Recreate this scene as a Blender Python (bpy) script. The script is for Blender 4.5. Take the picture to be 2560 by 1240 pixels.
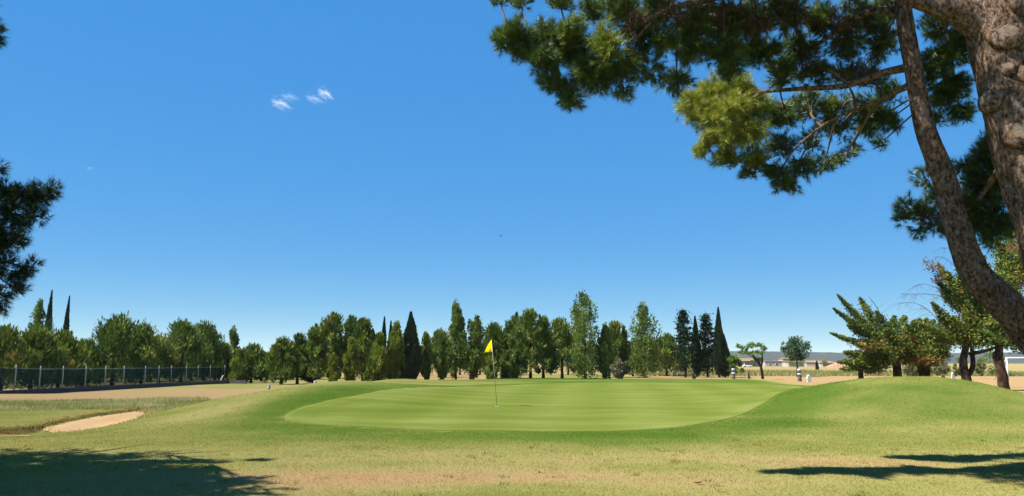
import bpy, math, random
import numpy as np
from mathutils import Vector, noise as mnoise

# ------------------------------------------------------------------ clear
for o in list(bpy.data.objects): bpy.data.objects.remove(o, do_unlink=True)
scene = bpy.context.scene
COL = scene.collection
rad = math.radians

# ------------------------------------------------------------------ camera
FPX = 1849.0                      # focal length in photograph pixels (26 mm equivalent)
HORIZON = 907.0
PITCH = math.atan((HORIZON - 620.0) / FPX)
EYE = 1.6
cam = bpy.data.cameras.new('camera'); cam.sensor_width = 36.0
cam.lens = 36.0 * FPX / 2560.0; cam.clip_start = 0.1; cam.clip_end = 12000
camo = bpy.data.objects.new('camera', cam); COL.objects.link(camo)
camo.location = (0, 0, EYE); camo.rotation_euler = (math.pi / 2 + PITCH, 0, 0)
scene.camera = camo

# ------------------------------------------------------------------ sky, sun, exposure
SUN_EL = 57.0
SUN_BACK = 14.0                   # sun stands to the left, this many degrees behind the camera
world = bpy.data.worlds.new('World'); scene.world = world; world.use_nodes = True
wn = world.node_tree; wn.nodes.clear()
sky = wn.nodes.new('ShaderNodeTexSky'); sky.sky_type = 'NISHITA'; sky.sun_disc = False
sky.sun_elevation = rad(SUN_EL); sky.sun_rotation = rad(270 - SUN_BACK); sky.altitude = 3000
sky.air_density = 1.0; sky.dust_density = 0.0; sky.ozone_density = 6.0
# the phone's tone curve holds the blue even from zenith to horizon: compress the sky's value only
hs = wn.nodes.new('ShaderNodeHueSaturation'); hs.inputs['Saturation'].default_value = 1.20; hs.inputs['Hue'].default_value = 0.490
sep = wn.nodes.new('ShaderNodeSeparateColor'); sep.mode = 'HSV'; com = wn.nodes.new('ShaderNodeCombineColor'); com.mode = 'HSV'
pw = wn.nodes.new('ShaderNodeMath'); pw.operation = 'POWER'; pw.inputs[1].default_value = 0.18
ml = wn.nodes.new('ShaderNodeMath'); ml.operation = 'MULTIPLY'; ml.inputs[1].default_value = 2.8
bg = wn.nodes.new('ShaderNodeBackground'); bg.inputs['Strength'].default_value = 0.08
wo = wn.nodes.new('ShaderNodeOutputWorld')
wn.links.new(sky.outputs[0], hs.inputs['Color']); wn.links.new(hs.outputs[0], sep.inputs[0])
wn.links.new(sep.outputs[0], com.inputs[0]); wn.links.new(sep.outputs[1], com.inputs[1])
wn.links.new(sep.outputs[2], pw.inputs[0]); wn.links.new(pw.outputs[0], ml.inputs[0]); wn.links.new(ml.outputs[0], com.inputs[2])
wn.links.new(com.outputs[0], bg.inputs[0]); wn.links.new(bg.outputs[0], wo.inputs[0])

sun = bpy.data.lights.new('sun', 'SUN'); sun.energy = 5.0; sun.angle = rad(0.53); sun.color = (1.0, 0.93, 0.82)
suno = bpy.data.objects.new('sun', sun); COL.objects.link(suno)
suno.rotation_euler = (0, -rad(90 - SUN_EL), rad(SUN_BACK)); suno.location = (-30, 0, 40)

scene.view_settings.view_transform = 'Standard'; scene.view_settings.look = 'None'
scene.view_settings.gamma = 1.0; scene.view_settings.use_curve_mapping = False
scene.view_settings.exposure = 1.45

# ------------------------------------------------------------------ helpers
_c, _s = math.cos(PITCH), math.sin(PITCH)
def P(px, py, d):
    """world point seen at photograph pixel (px, py) at forward distance d"""
    u = (px - 1280.0) / FPX; v = (620.0 - py) / FPX
    y = _c - v * _s; z = _s + v * _c
    k = d / y
    return np.array((u * k, d, EYE + z * k))

def S(t):
    t = np.clip(t, 0, 1); return t * t * (3 - 2 * t)

def poly_dist(px, py, poly, closed=True):
    """distance to polyline and inside flag"""
    px = np.asarray(px, float); py = np.asarray(py, float)
    best = np.full(px.shape, 1e9); inside = np.zeros(px.shape, bool)
    n = len(poly)
    for i in range(n if closed else n - 1):
        ax, ay = poly[i]; bx, by = poly[(i + 1) % n]
        dx, dy = bx - ax, by - ay
        t = np.clip(((px - ax) * dx + (py - ay) * dy) / (dx * dx + dy * dy + 1e-12), 0, 1)
        best = np.minimum(best, np.hypot(px - ax - t * dx, py - ay - t * dy))
        if closed and abs(dy) > 1e-9:
            cross = ((ay > py) != (by > py)) & (px < dx * (py - ay) / dy + ax)
            inside ^= cross
    return best, inside

def catmull(pts, n=8, closed=True):
    pts = [np.array(p, float) for p in pts]; out = []; m = len(pts)
    rng_ = range(m) if closed else range(m - 1)
    for i in rng_:
        if closed: p0, p1, p2, p3 = pts[i-1], pts[i], pts[(i+1) % m], pts[(i+2) % m]
        else: p0, p1, p2, p3 = pts[max(i-1, 0)], pts[i], pts[i+1], pts[min(i+2, m-1)]
        for k in range(n):
            t = k / n
            out.append(0.5 * ((2*p1) + (-p0+p2)*t + (2*p0-5*p1+4*p2-p3)*t*t + (-p0+3*p1-3*p2+p3)*t**3))
    if not closed: out.append(pts[-1])
    return out

def vnoise(x, y, seed=0):
    """cheap smooth 2D value noise, vectorised, -1..1"""
    x = np.asarray(x, float); y = np.asarray(y, float)
    xi = np.floor(x).astype(np.int64); yi = np.floor(y).astype(np.int64)
    fx = x - xi; fy = y - yi; fx = fx*fx*(3-2*fx); fy = fy*fy*(3-2*fy)
    def h(a, b):
        n = (a * 374761393 + b * 668265263 + seed * 1442695041) & 0x7fffffff
        n = ((n ^ (n >> 13)) * 1274126177) & 0x7fffffff
        return ((n ^ (n >> 16)) & 0xffff) / 32767.5 - 1
    return (h(xi, yi)*(1-fx) + h(xi+1, yi)*fx)*(1-fy) + (h(xi, yi+1)*(1-fx) + h(xi+1, yi+1)*fx)*fy

def tag(o, label=None, cat=None, group=None, kind=None):
    if label: o['label'] = label
    if cat: o['category'] = cat
    if group: o['group'] = group
    if kind: o['kind'] = kind
    return o

def link(name, me, mat=None, parent=None):
    o = bpy.data.objects.new(name, me); COL.objects.link(o)
    if mat is not None and me is not None: me.materials.append(mat)
    if parent is not None:
        o.parent = parent
        o.matrix_parent_inverse = parent_inv(parent)
    return o

def parent_inv(p):
    """children are written in world coordinates"""
    from mathutils import Matrix
    m = Matrix.Translation(p.location) @ p.rotation_euler.to_matrix().to_4x4()
    if p.parent is not None:
        return (m).inverted() if False else (world_m(p)).inverted()
    return m.inverted()

def world_m(p):
    from mathutils import Matrix
    m = Matrix.Translation(p.location) @ p.rotation_euler.to_matrix().to_4x4()
    if p.parent is not None: return world_m(p.parent) @ p.matrix_parent_inverse @ m
    return m

def empty(name, loc, label, cat, group=None):
    o = bpy.data.objects.new(name, None); COL.objects.link(o); o.location = tuple(float(a) for a in loc)
    o.empty_display_size = 0.2
    return tag(o, label, cat, group)

def mesh_np(name, V, F, attrs=None, smooth=False):
    V = np.ascontiguousarray(V, dtype=np.float32); F = np.ascontiguousarray(F, dtype=np.int32)
    me = bpy.data.meshes.new(name); k = F.shape[1]
    me.vertices.add(len(V)); me.vertices.foreach_set('co', V.ravel())
    me.loops.add(F.size); me.loops.foreach_set('vertex_index', F.ravel())
    me.polygons.add(len(F))
    me.polygons.foreach_set('loop_start', np.arange(0, F.size, k, dtype=np.int32))
    me.polygons.foreach_set('loop_total', np.full(len(F), k, dtype=np.int32))
    if smooth: me.polygons.foreach_set('use_smooth', np.ones(len(F), dtype=bool))
    for an, av in (attrs or {}).items():
        a = me.attributes.new(an, 'FLOAT', 'POINT'); a.data.foreach_set('value', np.ascontiguousarray(av, dtype=np.float32))
    me.update(calc_edges=True); me.validate()
    return me

class MB:
    """collects small solids into one mesh"""
    def __init__(s): s.v = []; s.f = []
    def add(s, V, F):
        b = len(s.v); s.v += [tuple(float(c) for c in p) for p in V]; s.f += [tuple(i + b for i in q) for q in F]; return s
    def box(s, c, size, rz=0.0, taper=1.0):
        x, y, z = [a / 2 for a in size]; V = []
        for zz, k in ((-z, 1), (z, taper)):
            for sx, sy in ((-1, -1), (1, -1), (1, 1), (-1, 1)):
                px_, py_ = sx*x*k, sy*y*k
                V.append((c[0] + px_*math.cos(rz) - py_*math.sin(rz), c[1] + px_*math.sin(rz) + py_*math.cos(rz), c[2] + zz))
        return s.add(V, [(3,2,1,0),(4,5,6,7),(0,1,5,4),(1,2,6,5),(2,3,7,6),(3,0,4,7)])
    def tube(s, pts, radii, n=8, cap=True, wob=None):
        V, F = tube_vf(pts, radii, n, cap, wob); return s.add(V, F)
    def lathe(s, prof, c, n=20, sx=1, sy=1):
        V = []; F = []
        for r, z in prof:
            for k in range(n):
                a = 2*math.pi*k/n; V.append((c[0]+r*sx*math.cos(a), c[1]+r*sy*math.sin(a), c[2]+z))
        for i in range(len(prof)-1):
            for k in range(n):
                k2 = (k+1) % n; F.append((i*n+k, i*n+k2, (i+1)*n+k2, (i+1)*n+k))
        F.append(tuple(reversed(range(n)))); F.append(tuple((len(prof)-1)*n+k for k in range(n)))
        return s.add(V, F)
    def build(s, name, mat, parent=None, smooth=False):
        me = bpy.data.meshes.new(name); me.from_pydata(s.v, [], s.f); me.update()
        if smooth: me.polygons.foreach_set('use_smooth', np.ones(len(me.polygons), dtype=bool))
        return link(name, me, mat, parent)

def tube_vf(pts, radii, n=8, cap=True, wob=None):
    pts = [np.array(p, float) for p in pts]; m = len(pts); V = []; F = []
    ref = np.array((0.31, 0.95, 0.05))
    for i, p in enumerate(pts):
        t = pts[min(i+1, m-1)] - pts[max(i-1, 0)]; t = t / (np.linalg.norm(t) + 1e-9)
        a = np.cross(t, ref)
        if np.linalg.norm(a) < 1e-3: a = np.cross(t, (1, 0, 0))
        if np.linalg.norm(a) < 1e-3: a = np.array((0, 0, 1.0)); t = np.array((1.0, 0, 0))
        a = a / np.linalg.norm(a); b = np.cross(t, a)
        for k in range(n):
            th = 2*math.pi*k/n; dr = a*math.cos(th) + b*math.sin(th); r = radii[i]
            if wob: r = r * (1 + wob(p + dr*r, th, i))
            V.append(p + dr*r)
    for i in range(m-1):
        for k in range(n):
            k2 = (k+1) % n; F.append((i*n+k, (i+1)*n+k, (i+1)*n+k2, i*n+k2))
    if cap:
        F.append(tuple(range(n))); F.append(tuple(reversed([(m-1)*n+k for k in range(n)])))
    return V, F

def unit(v): return v / (np.linalg.norm(v, axis=-1, keepdims=True) + 1e-9)

# ------------------------------------------------------------------ materials
def nt(name):
    m = bpy.data.materials.new(name); m.use_nodes = True; t = m.node_tree; t.nodes.clear()
    out = t.nodes.new('ShaderNodeOutputMaterial'); return m, t, out
def nd(t, typ, **kw):
    n = t.nodes.new(typ)
    for k, v in kw.items():
        if k.startswith('i_'): n.inputs[k[2:].replace('_', ' ')].default_value = v
        else: setattr(n, k, v)
    return n
def ramp(t, stops):
    r = t.nodes.new('ShaderNodeValToRGB'); e = r.color_ramp.elements
    while len(e) < len(stops): e.new(0.5)
    for el, (p, c) in zip(e, stops): el.position = p; el.color = (*c, 1)
    return r
def math_n(t, op, a, b=None, c=None, clamp=False):
    n = t.nodes.new('ShaderNodeMath'); n.operation = op; n.use_clamp = clamp
    for i, v in enumerate((a, b, c)):
        if v is None: continue
        if isinstance(v, (int, float)): n.inputs[i].default_value = v
        else: t.links.new(v, n.inputs[i])
    return n.outputs[0]
def noise_n(t, vec, scale, detail=3, rough=0.55):
    n = t.nodes.new('ShaderNodeTexNoise'); n.inputs['Scale'].default_value = scale
    n.inputs['Detail'].default_value = detail; n.inputs['Roughness'].default_value = rough
    if vec is not None: t.links.new(vec, n.inputs['Vector'])
    return n.outputs['Fac']
def pos(t): return t.nodes.new('ShaderNodeNewGeometry').outputs['Position']
def scaled(t, vec, sc):
    m = t.nodes.new('ShaderNodeMapping'); m.inputs['Scale'].default_value = sc
    t.links.new(vec, m.inputs['Vector']); return m.outputs[0]

def leaf_mat(name, stops, transl=0.3, gloss=0.06):
    m, t, out = nt(name)
    a = nd(t, 'ShaderNodeAttribute', attribute_name='tint')
    r = ramp(t, stops); t.links.new(a.outputs['Fac'], r.inputs[0])
    d = nd(t, 'ShaderNodeBsdfDiffuse'); tr = nd(t, 'ShaderNodeBsdfTranslucent'); g = nd(t, 'ShaderNodeBsdfGlossy')
    g.inputs['Roughness'].default_value = 0.45; g.inputs['Color'].default_value = (.8, .85, .8, 1)
    t.links.new(r.outputs[0], d.inputs[0]); t.links.new(r.outputs[0], tr.inputs[0])
    mx = nd(t, 'ShaderNodeMixShader'); mx.inputs[0].default_value = transl
    t.links.new(d.outputs[0], mx.inputs[1]); t.links.new(tr.outputs[0], mx.inputs[2])
    m2 = nd(t, 'ShaderNodeMixShader'); m2.inputs[0].default_value = gloss
    t.links.new(mx.outputs[0], m2.inputs[1]); t.links.new(g.outputs[0], m2.inputs[2])
    t.links.new(m2.outputs[0], out.inputs[0]); return m

def plain(name, col, rough=0.7, var=0.25, scale=6.0, bump=0.15, metal=0.0, bscale=None):
    """painted or raw surface with mottled colour and fine relief"""
    m, t, out = nt(name)
    b = nd(t, 'ShaderNodeBsdfPrincipled'); b.inputs['Roughness'].default_value = rough; b.inputs['Metallic'].default_value = metal
    p = pos(t); f = noise_n(t, p, scale, 5, 0.6)
    c = np.array(col)
    r = ramp(t, [(0.3, tuple(c*(1-var))), (0.7, tuple(np.minimum(c*(1+var*0.6), 1)))])
    t.links.new(f, r.inputs[0]); t.links.new(r.outputs[0], b.inputs['Base Color'])
    if bump:
        bn = nd(t, 'ShaderNodeBump'); bn.inputs['Strength'].default_value = bump; bn.inputs['Distance'].default_value = 0.02
        t.links.new(noise_n(t, p, bscale or scale*6, 4, 0.7), bn.inputs['Height']); t.links.new(bn.outputs[0], b.inputs['Normal'])
    t.links.new(b.outputs[0], out.inputs[0]); return m

TURF = [(0.0, (0.040, 0.078, 0.010)), (0.22, (0.064, 0.098, 0.017)), (0.45, (0.124, 0.133, 0.036)),
        (0.62, (0.170, 0.165, 0.058)), (0.8, (0.205, 0.160, 0.075)), (1.0, (0.225, 0.150, 0.078))]
def turf_mat():
    m, t, out = nt('turf'); p = pos(t)
    a = nd(t, 'ShaderNodeAttribute', attribute_name='dry')
    n1 = noise_n(t, p, 0.9, 5, 0.62); n2 = noise_n(t, p, 9.0, 4, 0.7); n3 = noise_n(t, p, 55.0, 3, 0.75)
    n0 = noise_n(t, scaled(t, p, (0.25, 1.0, 1.0)), 1.6, 4, 0.6)
    v = math_n(t, 'MULTIPLY_ADD', math_n(t, 'SUBTRACT', n1, 0.5), 0.34, a.outputs['Fac'])
    v = math_n(t, 'MULTIPLY_ADD', math_n(t, 'SUBTRACT', n0, 0.5), 0.22, v)
    v = math_n(t, 'MULTIPLY_ADD', math_n(t, 'SUBTRACT', n2, 0.5), 0.30, v)
    v = math_n(t, 'MULTIPLY_ADD', math_n(t, 'SUBTRACT', n3, 0.5), 0.38, v, clamp=True)
    r = ramp(t, TURF); t.links.new(v, r.inputs[0])
    soil = nd(t, 'ShaderNodeAttribute', attribute_name='soil')
    mx = nd(t, 'ShaderNodeMixRGB'); mx.inputs[2].default_value = (0.075, 0.045, 0.022, 1)
    t.links.new(soil.outputs['Fac'], mx.inputs[0]); t.links.new(r.outputs[0], mx.inputs[1])
    b = nd(t, 'ShaderNodeBsdfDiffuse'); b.inputs['Roughness'].default_value = 0.8
    t.links.new(mx.outputs[0], b.inputs[0])
    bn = nd(t, 'ShaderNodeBump'); bn.inputs['Strength'].default_value = 0.55; bn.inputs['Distance'].default_value = 0.03
    h = math_n(t, 'MULTIPLY_ADD', n3, 0.6, n2)
    t.links.new(h, bn.inputs['Height']); t.links.new(bn.outputs[0], b.inputs['Normal'])
    t.links.new(b.outputs[0], out.inputs[0]); return m

def green_mat():
    m, t, out = nt('putting_turf'); p = pos(t)
    e = nd(t, 'ShaderNodeAttribute', attribute_name='edge')
    n1 = noise_n(t, scaled(t, p, (0.16, 0.9, 1)), 0.9, 5, 0.6); n2 = noise_n(t, scaled(t, p, (0.5, 1, 1)), 3.5, 4, 0.65)
    n3 = noise_n(t, p, 60.0, 3, 0.7)
    w = nd(t, 'ShaderNodeTexWave', wave_type='BANDS', bands_direction='DIAGONAL')
    w.inputs['Scale'].default_value = 0.16; w.inputs['Distortion'].default_value = 1.2; w.inputs['Detail'].default_value = 2
    mp = nd(t, 'ShaderNodeMapping'); mp.inputs['Rotation'].default_value = (0, 0, rad(52)); t.links.new(p, mp.inputs['Vector'])
    t.links.new(mp.outputs[0], w.inputs['Vector'])
    v = math_n(t, 'MULTIPLY_ADD', math_n(t, 'SUBTRACT', n1, 0.5), 1.9, 0.45)
    v = math_n(t, 'MULTIPLY_ADD', math_n(t, 'SUBTRACT', n2, 0.5), 0.5, v)
    v = math_n(t, 'MULTIPLY_ADD', math_n(t, 'SUBTRACT', n3, 0.5), 0.35, v)
    v = math_n(t, 'MULTIPLY_ADD', math_n(t, 'SUBTRACT', w.outputs['Fac'], 0.5), 0.24, v)
    v = math_n(t, 'MULTIPLY_ADD', e.outputs['Fac'], 0.22, v, clamp=True)
    r = ramp(t, [(0.0, (0.068, 0.098, 0.015)), (0.45, (0.092, 0.118, 0.023)), (1.0, (0.130, 0.152, 0.042))])
    t.links.new(v, r.inputs[0])
    b = nd(t, 'ShaderNodeBsdfDiffuse'); b.inputs['Roughness'].default_value = 0.7; t.links.new(r.outputs[0], b.inputs[0])
    bn = nd(t, 'ShaderNodeBump'); bn.inputs['Strength'].default_value = 0.25; bn.inputs['Distance'].default_value = 0.012
    t.links.new(n3, bn.inputs['Height']); t.links.new(bn.outputs[0], b.inputs['Normal'])
    t.links.new(b.outputs[0], out.inputs[0]); return m

def bark_mat(name, c0, c1, c2, scale=9.0):
    """rough plated bark: broken flakes between dark fissures, never a clean cell pattern"""
    m, t, out = nt(name); p = pos(t)
    nz = nd(t, 'ShaderNodeTexNoise'); nz.inputs['Scale'].default_value = scale*0.5; nz.inputs['Detail'].default_value = 5; nz.inputs['Roughness'].default_value = 0.65
    t.links.new(p, nz.inputs['Vector'])
    mx = nd(t, 'ShaderNodeMixRGB'); mx.blend_type = 'LINEAR_LIGHT'; mx.inputs[0].default_value = 1.5/scale
    t.links.new(p, mx.inputs[1]); t.links.new(nz.outputs['Color'], mx.inputs[2])
    sp = scaled(t, mx.outputs[0], (1, 1, 0.5))
    vo = nd(t, 'ShaderNodeTexVoronoi', feature='F1'); vo.inputs['Scale'].default_value = scale; t.links.new(sp, vo.inputs['Vector'])
    v2 = nd(t, 'ShaderNodeTexVoronoi', feature='DISTANCE_TO_EDGE'); v2.inputs['Scale'].default_value = scale*0.8; t.links.new(sp, v2.inputs['Vector'])
    n2 = noise_n(t, p, scale*3.0, 6, 0.75); n3 = noise_n(t, p, scale*0.18, 3, 0.6)
    fis = math_n(t, 'MINIMUM', math_n(t, 'MULTIPLY', v2.outputs[0], 3.0), 1.0)
    n4 = noise_n(t, scaled(t, p, (1, 1, 0.4)), scale*0.9, 9, 0.72)
    hgt = math_n(t, 'MULTIPLY_ADD', fis, 0.16, math_n(t, 'MULTIPLY_ADD', n4, 1.15, math_n(t, 'MULTIPLY', math_n(t, 'SUBTRACT', n2, 0.5), 0.5)))
    r = ramp(t, [(0.50, c0), (0.62, c1), (0.80, c2)]); t.links.new(hgt, r.inputs[0])
    hv = nd(t, 'ShaderNodeHueSaturation'); t.links.new(r.outputs[0], hv.inputs['Color'])
    sepc = nd(t, 'ShaderNodeSeparateColor'); t.links.new(vo.outputs['Color'], sepc.inputs[0])
    t.links.new(math_n(t, 'MULTIPLY_ADD', sepc.outputs[0], 0.4, math_n(t, 'MULTIPLY_ADD', n3, 0.9, 0.35)), hv.inputs['Value'])
    t.links.new(math_n(t, 'MULTIPLY_ADD', sepc.outputs[1], 0.5, 0.7), hv.inputs['Saturation'])
    b = nd(t, 'ShaderNodeBsdfDiffuse'); b.inputs['Roughness'].default_value = 0.8; t.links.new(hv.outputs[0], b.inputs[0])
    bn = nd(t, 'ShaderNodeBump'); bn.inputs['Strength'].default_value = 1.0; bn.inputs['Distance'].default_value = 0.07
    t.links.new(hgt, bn.inputs['Height']); t.links.new(bn.outputs[0], b.inputs['Normal'])
    t.links.new(b.outputs[0], out.inputs[0]); return m

def sand_mat():
    m, t, out = nt('sand'); p = pos(t)
    n1 = noise_n(t, p, 1.4, 5, 0.6); n2 = noise_n(t, p, 40, 3, 0.7)
    r = ramp(t, [(0.25, (0.235, 0.158, 0.082)), (0.75, (0.315, 0.218, 0.118))])
    t.links.new(math_n(t, 'MULTIPLY_ADD', n2, 0.35, math_n(t, 'MULTIPLY', n1, 0.7)), r.inputs[0])
    b = nd(t, 'ShaderNodeBsdfDiffuse'); t.links.new(r.outputs[0], b.inputs[0])
    bn = nd(t, 'ShaderNodeBump'); bn.inputs['Strength'].default_value = 0.5; bn.inputs['Distance'].default_value = 0.03
    t.links.new(noise_n(t, p, 12, 5, 0.7), bn.inputs['Height']); t.links.new(bn.outputs[0], b.inputs['Normal'])
    t.links.new(b.outputs[0], out.inputs[0]); return m

def blade_mat(name, stops, transl=0.35):
    m, t, out = nt(name)
    a = nd(t, 'ShaderNodeAttribute', attribute_name='dry'); r = ramp(t, stops); t.links.new(a.outputs['Fac'], r.inputs[0])
    d = nd(t, 'ShaderNodeBsdfDiffuse'); tr = nd(t, 'ShaderNodeBsdfTranslucent')
    t.links.new(r.outputs[0], d.inputs[0]); t.links.new(r.outputs[0], tr.inputs[0])
    mx = nd(t, 'ShaderNodeMixShader'); mx.inputs[0].default_value = transl
    t.links.new(d.outputs[0], mx.inputs[1]); t.links.new(tr.outputs[0], mx.inputs[2]); t.links.new(mx.outputs[0], out.inputs[0]); return m

def net_mat():
    m, t, out = nt('fence_net'); p = pos(t)
    n1 = noise_n(t, scaled(t, p, (1, 1, 0.35)), 0.9, 4, 0.6)
    d = nd(t, 'ShaderNodeBsdfDiffuse'); d.inputs[0].default_value = (0.012, 0.035, 0.032, 1)
    tr = nd(t, 'ShaderNodeBsdfTransparent')
    mx = nd(t, 'ShaderNodeMixShader')
    t.links.new(math_n(t, 'MULTIPLY_ADD', n1, 0.5, 0.48), mx.inputs[0])
    t.links.new(tr.outputs[0], mx.inputs[1]); t.links.new(d.outputs[0], mx.inputs[2]); t.links.new(mx.outputs[0], out.inputs[0]); return m

def cloud_mat(dens):
    m, t, out = nt('cloud_vapour')
    tc = nd(t, 'ShaderNodeTexCoord')
    g = nd(t, 'ShaderNodeVectorMath', operation='LENGTH'); t.links.new(tc.outputs['Object'], g.inputs[0])
    n = nd(t, 'ShaderNodeTexNoise'); n.inputs['Scale'].default_value = 2.2; n.inputs['Detail'].default_value = 5; n.inputs['Roughness'].default_value = 0.6
    t.links.new(tc.outputs['Object'], n.inputs['Vector'])
    f = math_n(t, 'SUBTRACT', 0.50, g.outputs['Value'])
    f = math_n(t, 'MULTIPLY_ADD', math_n(t, 'SUBTRACT', n.outputs['Fac'], 0.50), 4.2, f, clamp=True)
    edge = math_n(t, 'MULTIPLY', math_n(t, 'SUBTRACT', 1.0, g.outputs['Value'], clamp=True), 3.0, clamp=True)
    f = math_n(t, 'MULTIPLY', math_n(t, 'MULTIPLY', f, edge), dens)
    v = nd(t, 'ShaderNodeVolumePrincipled'); v.inputs['Color'].default_value = (1, 1, 1, 1); v.inputs['Anisotropy'].default_value = 0.1
    t.links.new(f, v.inputs['Density']); t.links.new(v.outputs[0], out.inputs['Volume']); return m

M = {}
M['turf'] = turf_mat(); M['green'] = green_mat(); M['sand'] = sand_mat()
M['blade'] = blade_mat('grass_blade', [(p_, (min(c_[0]*1.85, 1), c_[1]*1.65, c_[2]*1.45)) for p_, c_ in TURF], 0.45)
M['tallgrass'] = blade_mat('tall_grass_blade', [(0, (0.0900, 0.1400, 0.0286)), (0.4, (0.1725, 0.2030, 0.0546)), (0.7, (0.3000, 0.2800, 0.1105)), (1, (0.4950, 0.4340, 0.2210))], 0.4)
M['pine_near'] = leaf_mat('pine_needles', [(0, (0.024, 0.055, 0.011)), (0.45, (0.070, 0.118, 0.016)), (0.8, (0.25, 0.305, 0.036)), (1, (0.34, 0.35, 0.05))], 0.28, 0.05)  # upper stops hold the sunlight painted into the farther clumps
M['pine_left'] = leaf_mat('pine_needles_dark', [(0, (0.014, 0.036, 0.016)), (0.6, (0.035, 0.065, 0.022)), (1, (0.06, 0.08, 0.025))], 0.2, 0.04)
M['pine'] = leaf_mat('far_pine_needles', [(0, (0.0404, 0.0787, 0.0160)), (0.5, (0.1051, 0.1553, 0.0257)), (0.9, (0.1981, 0.2320, 0.0353)), (1, (0.2426, 0.2072, 0.0481))], 0.15, 0.012)
M['poplar'] = leaf_mat('poplar_leaves', [(0, (0.0546, 0.1044, 0.0216)), (0.5, (0.1209, 0.1764, 0.0351)), (1, (0.2242, 0.2700, 0.0540))], 0.28, 0.012)
M['poplar_bright'] = leaf_mat('poplar_leaves_bright', [(0, (0.0786, 0.1216, 0.0164)), (0.5, (0.1502, 0.1930, 0.0257)), (1, (0.2360, 0.2646, 0.0410))], 0.3, 0.012)
M['cypress'] = leaf_mat('cypress_scales', [(0, (0.0100, 0.0250, 0.0125)), (0.6, (0.0213, 0.0425, 0.0187)), (1, (0.0400, 0.0625, 0.0225))], 0.05, 0.02)
M['cedar'] = leaf_mat('cedar_sprays', [(0, (0.0460, 0.0744, 0.0160)), (0.5, (0.1092, 0.1500, 0.0260)), (0.76, (0.1782, 0.2100, 0.0360)), (0.88, (0.1955, 0.1200, 0.0300)), (1, (0.2875, 0.1320, 0.0400))], 0.25, 0.012)
M['dead_needle'] = leaf_mat('dead_needles', [(0, (0.045, 0.026, 0.014)), (0.6, (0.10, 0.058, 0.03)), (1, (0.17, 0.11, 0.055))], 0.2, 0.02)
M['brown_spray'] = leaf_mat('dry_sprays', [(0, (0.10, 0.055, 0.024)), (0.6, (0.22, 0.11, 0.045)), (1, (0.32, 0.19, 0.08))], 0.25, 0.02)
M['light_leaf'] = leaf_mat('light_leaves', [(0, (0.0585, 0.1235, 0.0182)), (0.5, (0.1105, 0.1885, 0.0286)), (1, (0.1820, 0.2405, 0.0442))], 0.35, 0.012)
M['blue_leaf'] = leaf_mat('blue_green_leaves', [(0, (0.0257, 0.0655, 0.0281)), (0.6, (0.0601, 0.1160, 0.0445)), (1, (0.1216, 0.1775, 0.0643))], 0.25, 0.012)
M['broom'] = leaf_mat('broom_twigs', [(0, (0.075, 0.085, 0.035)), (0.6, (0.13, 0.14, 0.055)), (1, (0.20, 0.19, 0.09))], 0.2, 0.02)
M['greybush'] = leaf_mat('grey_twigs', [(0, (0.085, 0.075, 0.05)), (0.6, (0.15, 0.135, 0.085)), (1, (0.22, 0.20, 0.12))], 0.2, 0.02)
M['bark_near'] = bark_mat('pine_bark', (0.055, 0.035, 0.024), (0.205, 0.130, 0.088), (0.36, 0.255, 0.18), 26.0)
M['bark'] = bark_mat('far_bark', (0.025, 0.018, 0.013), (0.06, 0.045, 0.034), (0.10, 0.075, 0.055), 5.0)
M['bark_red'] = bark_mat('cedar_bark', (0.03, 0.018, 0.012), (0.06, 0.038, 0.027), (0.11, 0.07, 0.05), 6.0)
M['twig'] = plain('twig_bark', (0.10, 0.065, 0.045), 0.9, 0.35, 20)
M['deadtwig'] = plain('dead_twig', (0.075, 0.055, 0.045), 0.9, 0.3, 20)
M['cutwood'] = plain('cut_wood', (0.17, 0.13, 0.092), 0.95, 0.5, 30, 0.8)
M['white'] = plain('white_paint', (0.78, 0.77, 0.74), 0.5, 0.08, 9, 0.05)
M['galv'] = plain('galvanised_steel', (0.30, 0.31, 0.31), 0.5, 0.2, 12, 0.05, 0.4)
M['kerb'] = plain('dark_concrete', (0.055, 0.05, 0.055), 0.95, 0.35, 3, 0.3)
M['net'] = net_mat()
M['darkpost'] = plain('dark_stained_wood', (0.05, 0.022, 0.016), 0.75, 0.3, 14, 0.2)
M['greyband'] = plain('grey_band', (0.33, 0.34, 0.36), 0.6, 0.15, 12, 0.05)
M['blackband'] = plain('black_band', (0.018, 0.018, 0.02), 0.6, 0.2, 12, 0.05)
M['yellow'] = blade_mat('yellow_cloth', [(0, (0.82, 0.64, 0.0)), (1, (0.82, 0.64, 0.0))], 0.3)
M['emblem'] = plain('dark_print', (0.14, 0.085, 0.01), 0.8, 0.1, 25, 0)
M['pole'] = plain('pole_paint', (0.32, 0.31, 0.16), 0.45, 0.12, 8, 0)
M['stone'] = plain('pale_stone', (0.33, 0.30, 0.26), 0.9, 0.3, 18, 0.4)
M['brownboard'] = plain('brown_board', (0.11, 0.065, 0.04), 0.8, 0.3, 12, 0.2)
M['hose'] = plain('yellow_hose', (0.24, 0.16, 0.03), 0.5, 0.2, 8, 0)
M['wallw'] = plain('house_render', (0.36, 0.32, 0.27), 0.9, 0.15, 0.5, 0.1)
M['wallo'] = plain('ochre_render', (0.22, 0.16, 0.09), 0.9, 0.2, 0.5, 0.1)
M['roof'] = plain('clay_tiles', (0.20, 0.13, 0.075), 0.9, 0.35, 1.6, 0.5, bscale=3)
M['shutter'] = plain('window_dark', (0.03, 0.035, 0.04), 0.3, 0.2, 2, 0)
M['earth'] = plain('heaped_earth', (0.27, 0.165, 0.095), 0.95, 0.3, 0.8, 0.6, bscale=2)
M['hill'] = plain('wooded_hill', (0.014, 0.022, 0.014), 0.95, 0.55, 0.035, 0.0)
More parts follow.
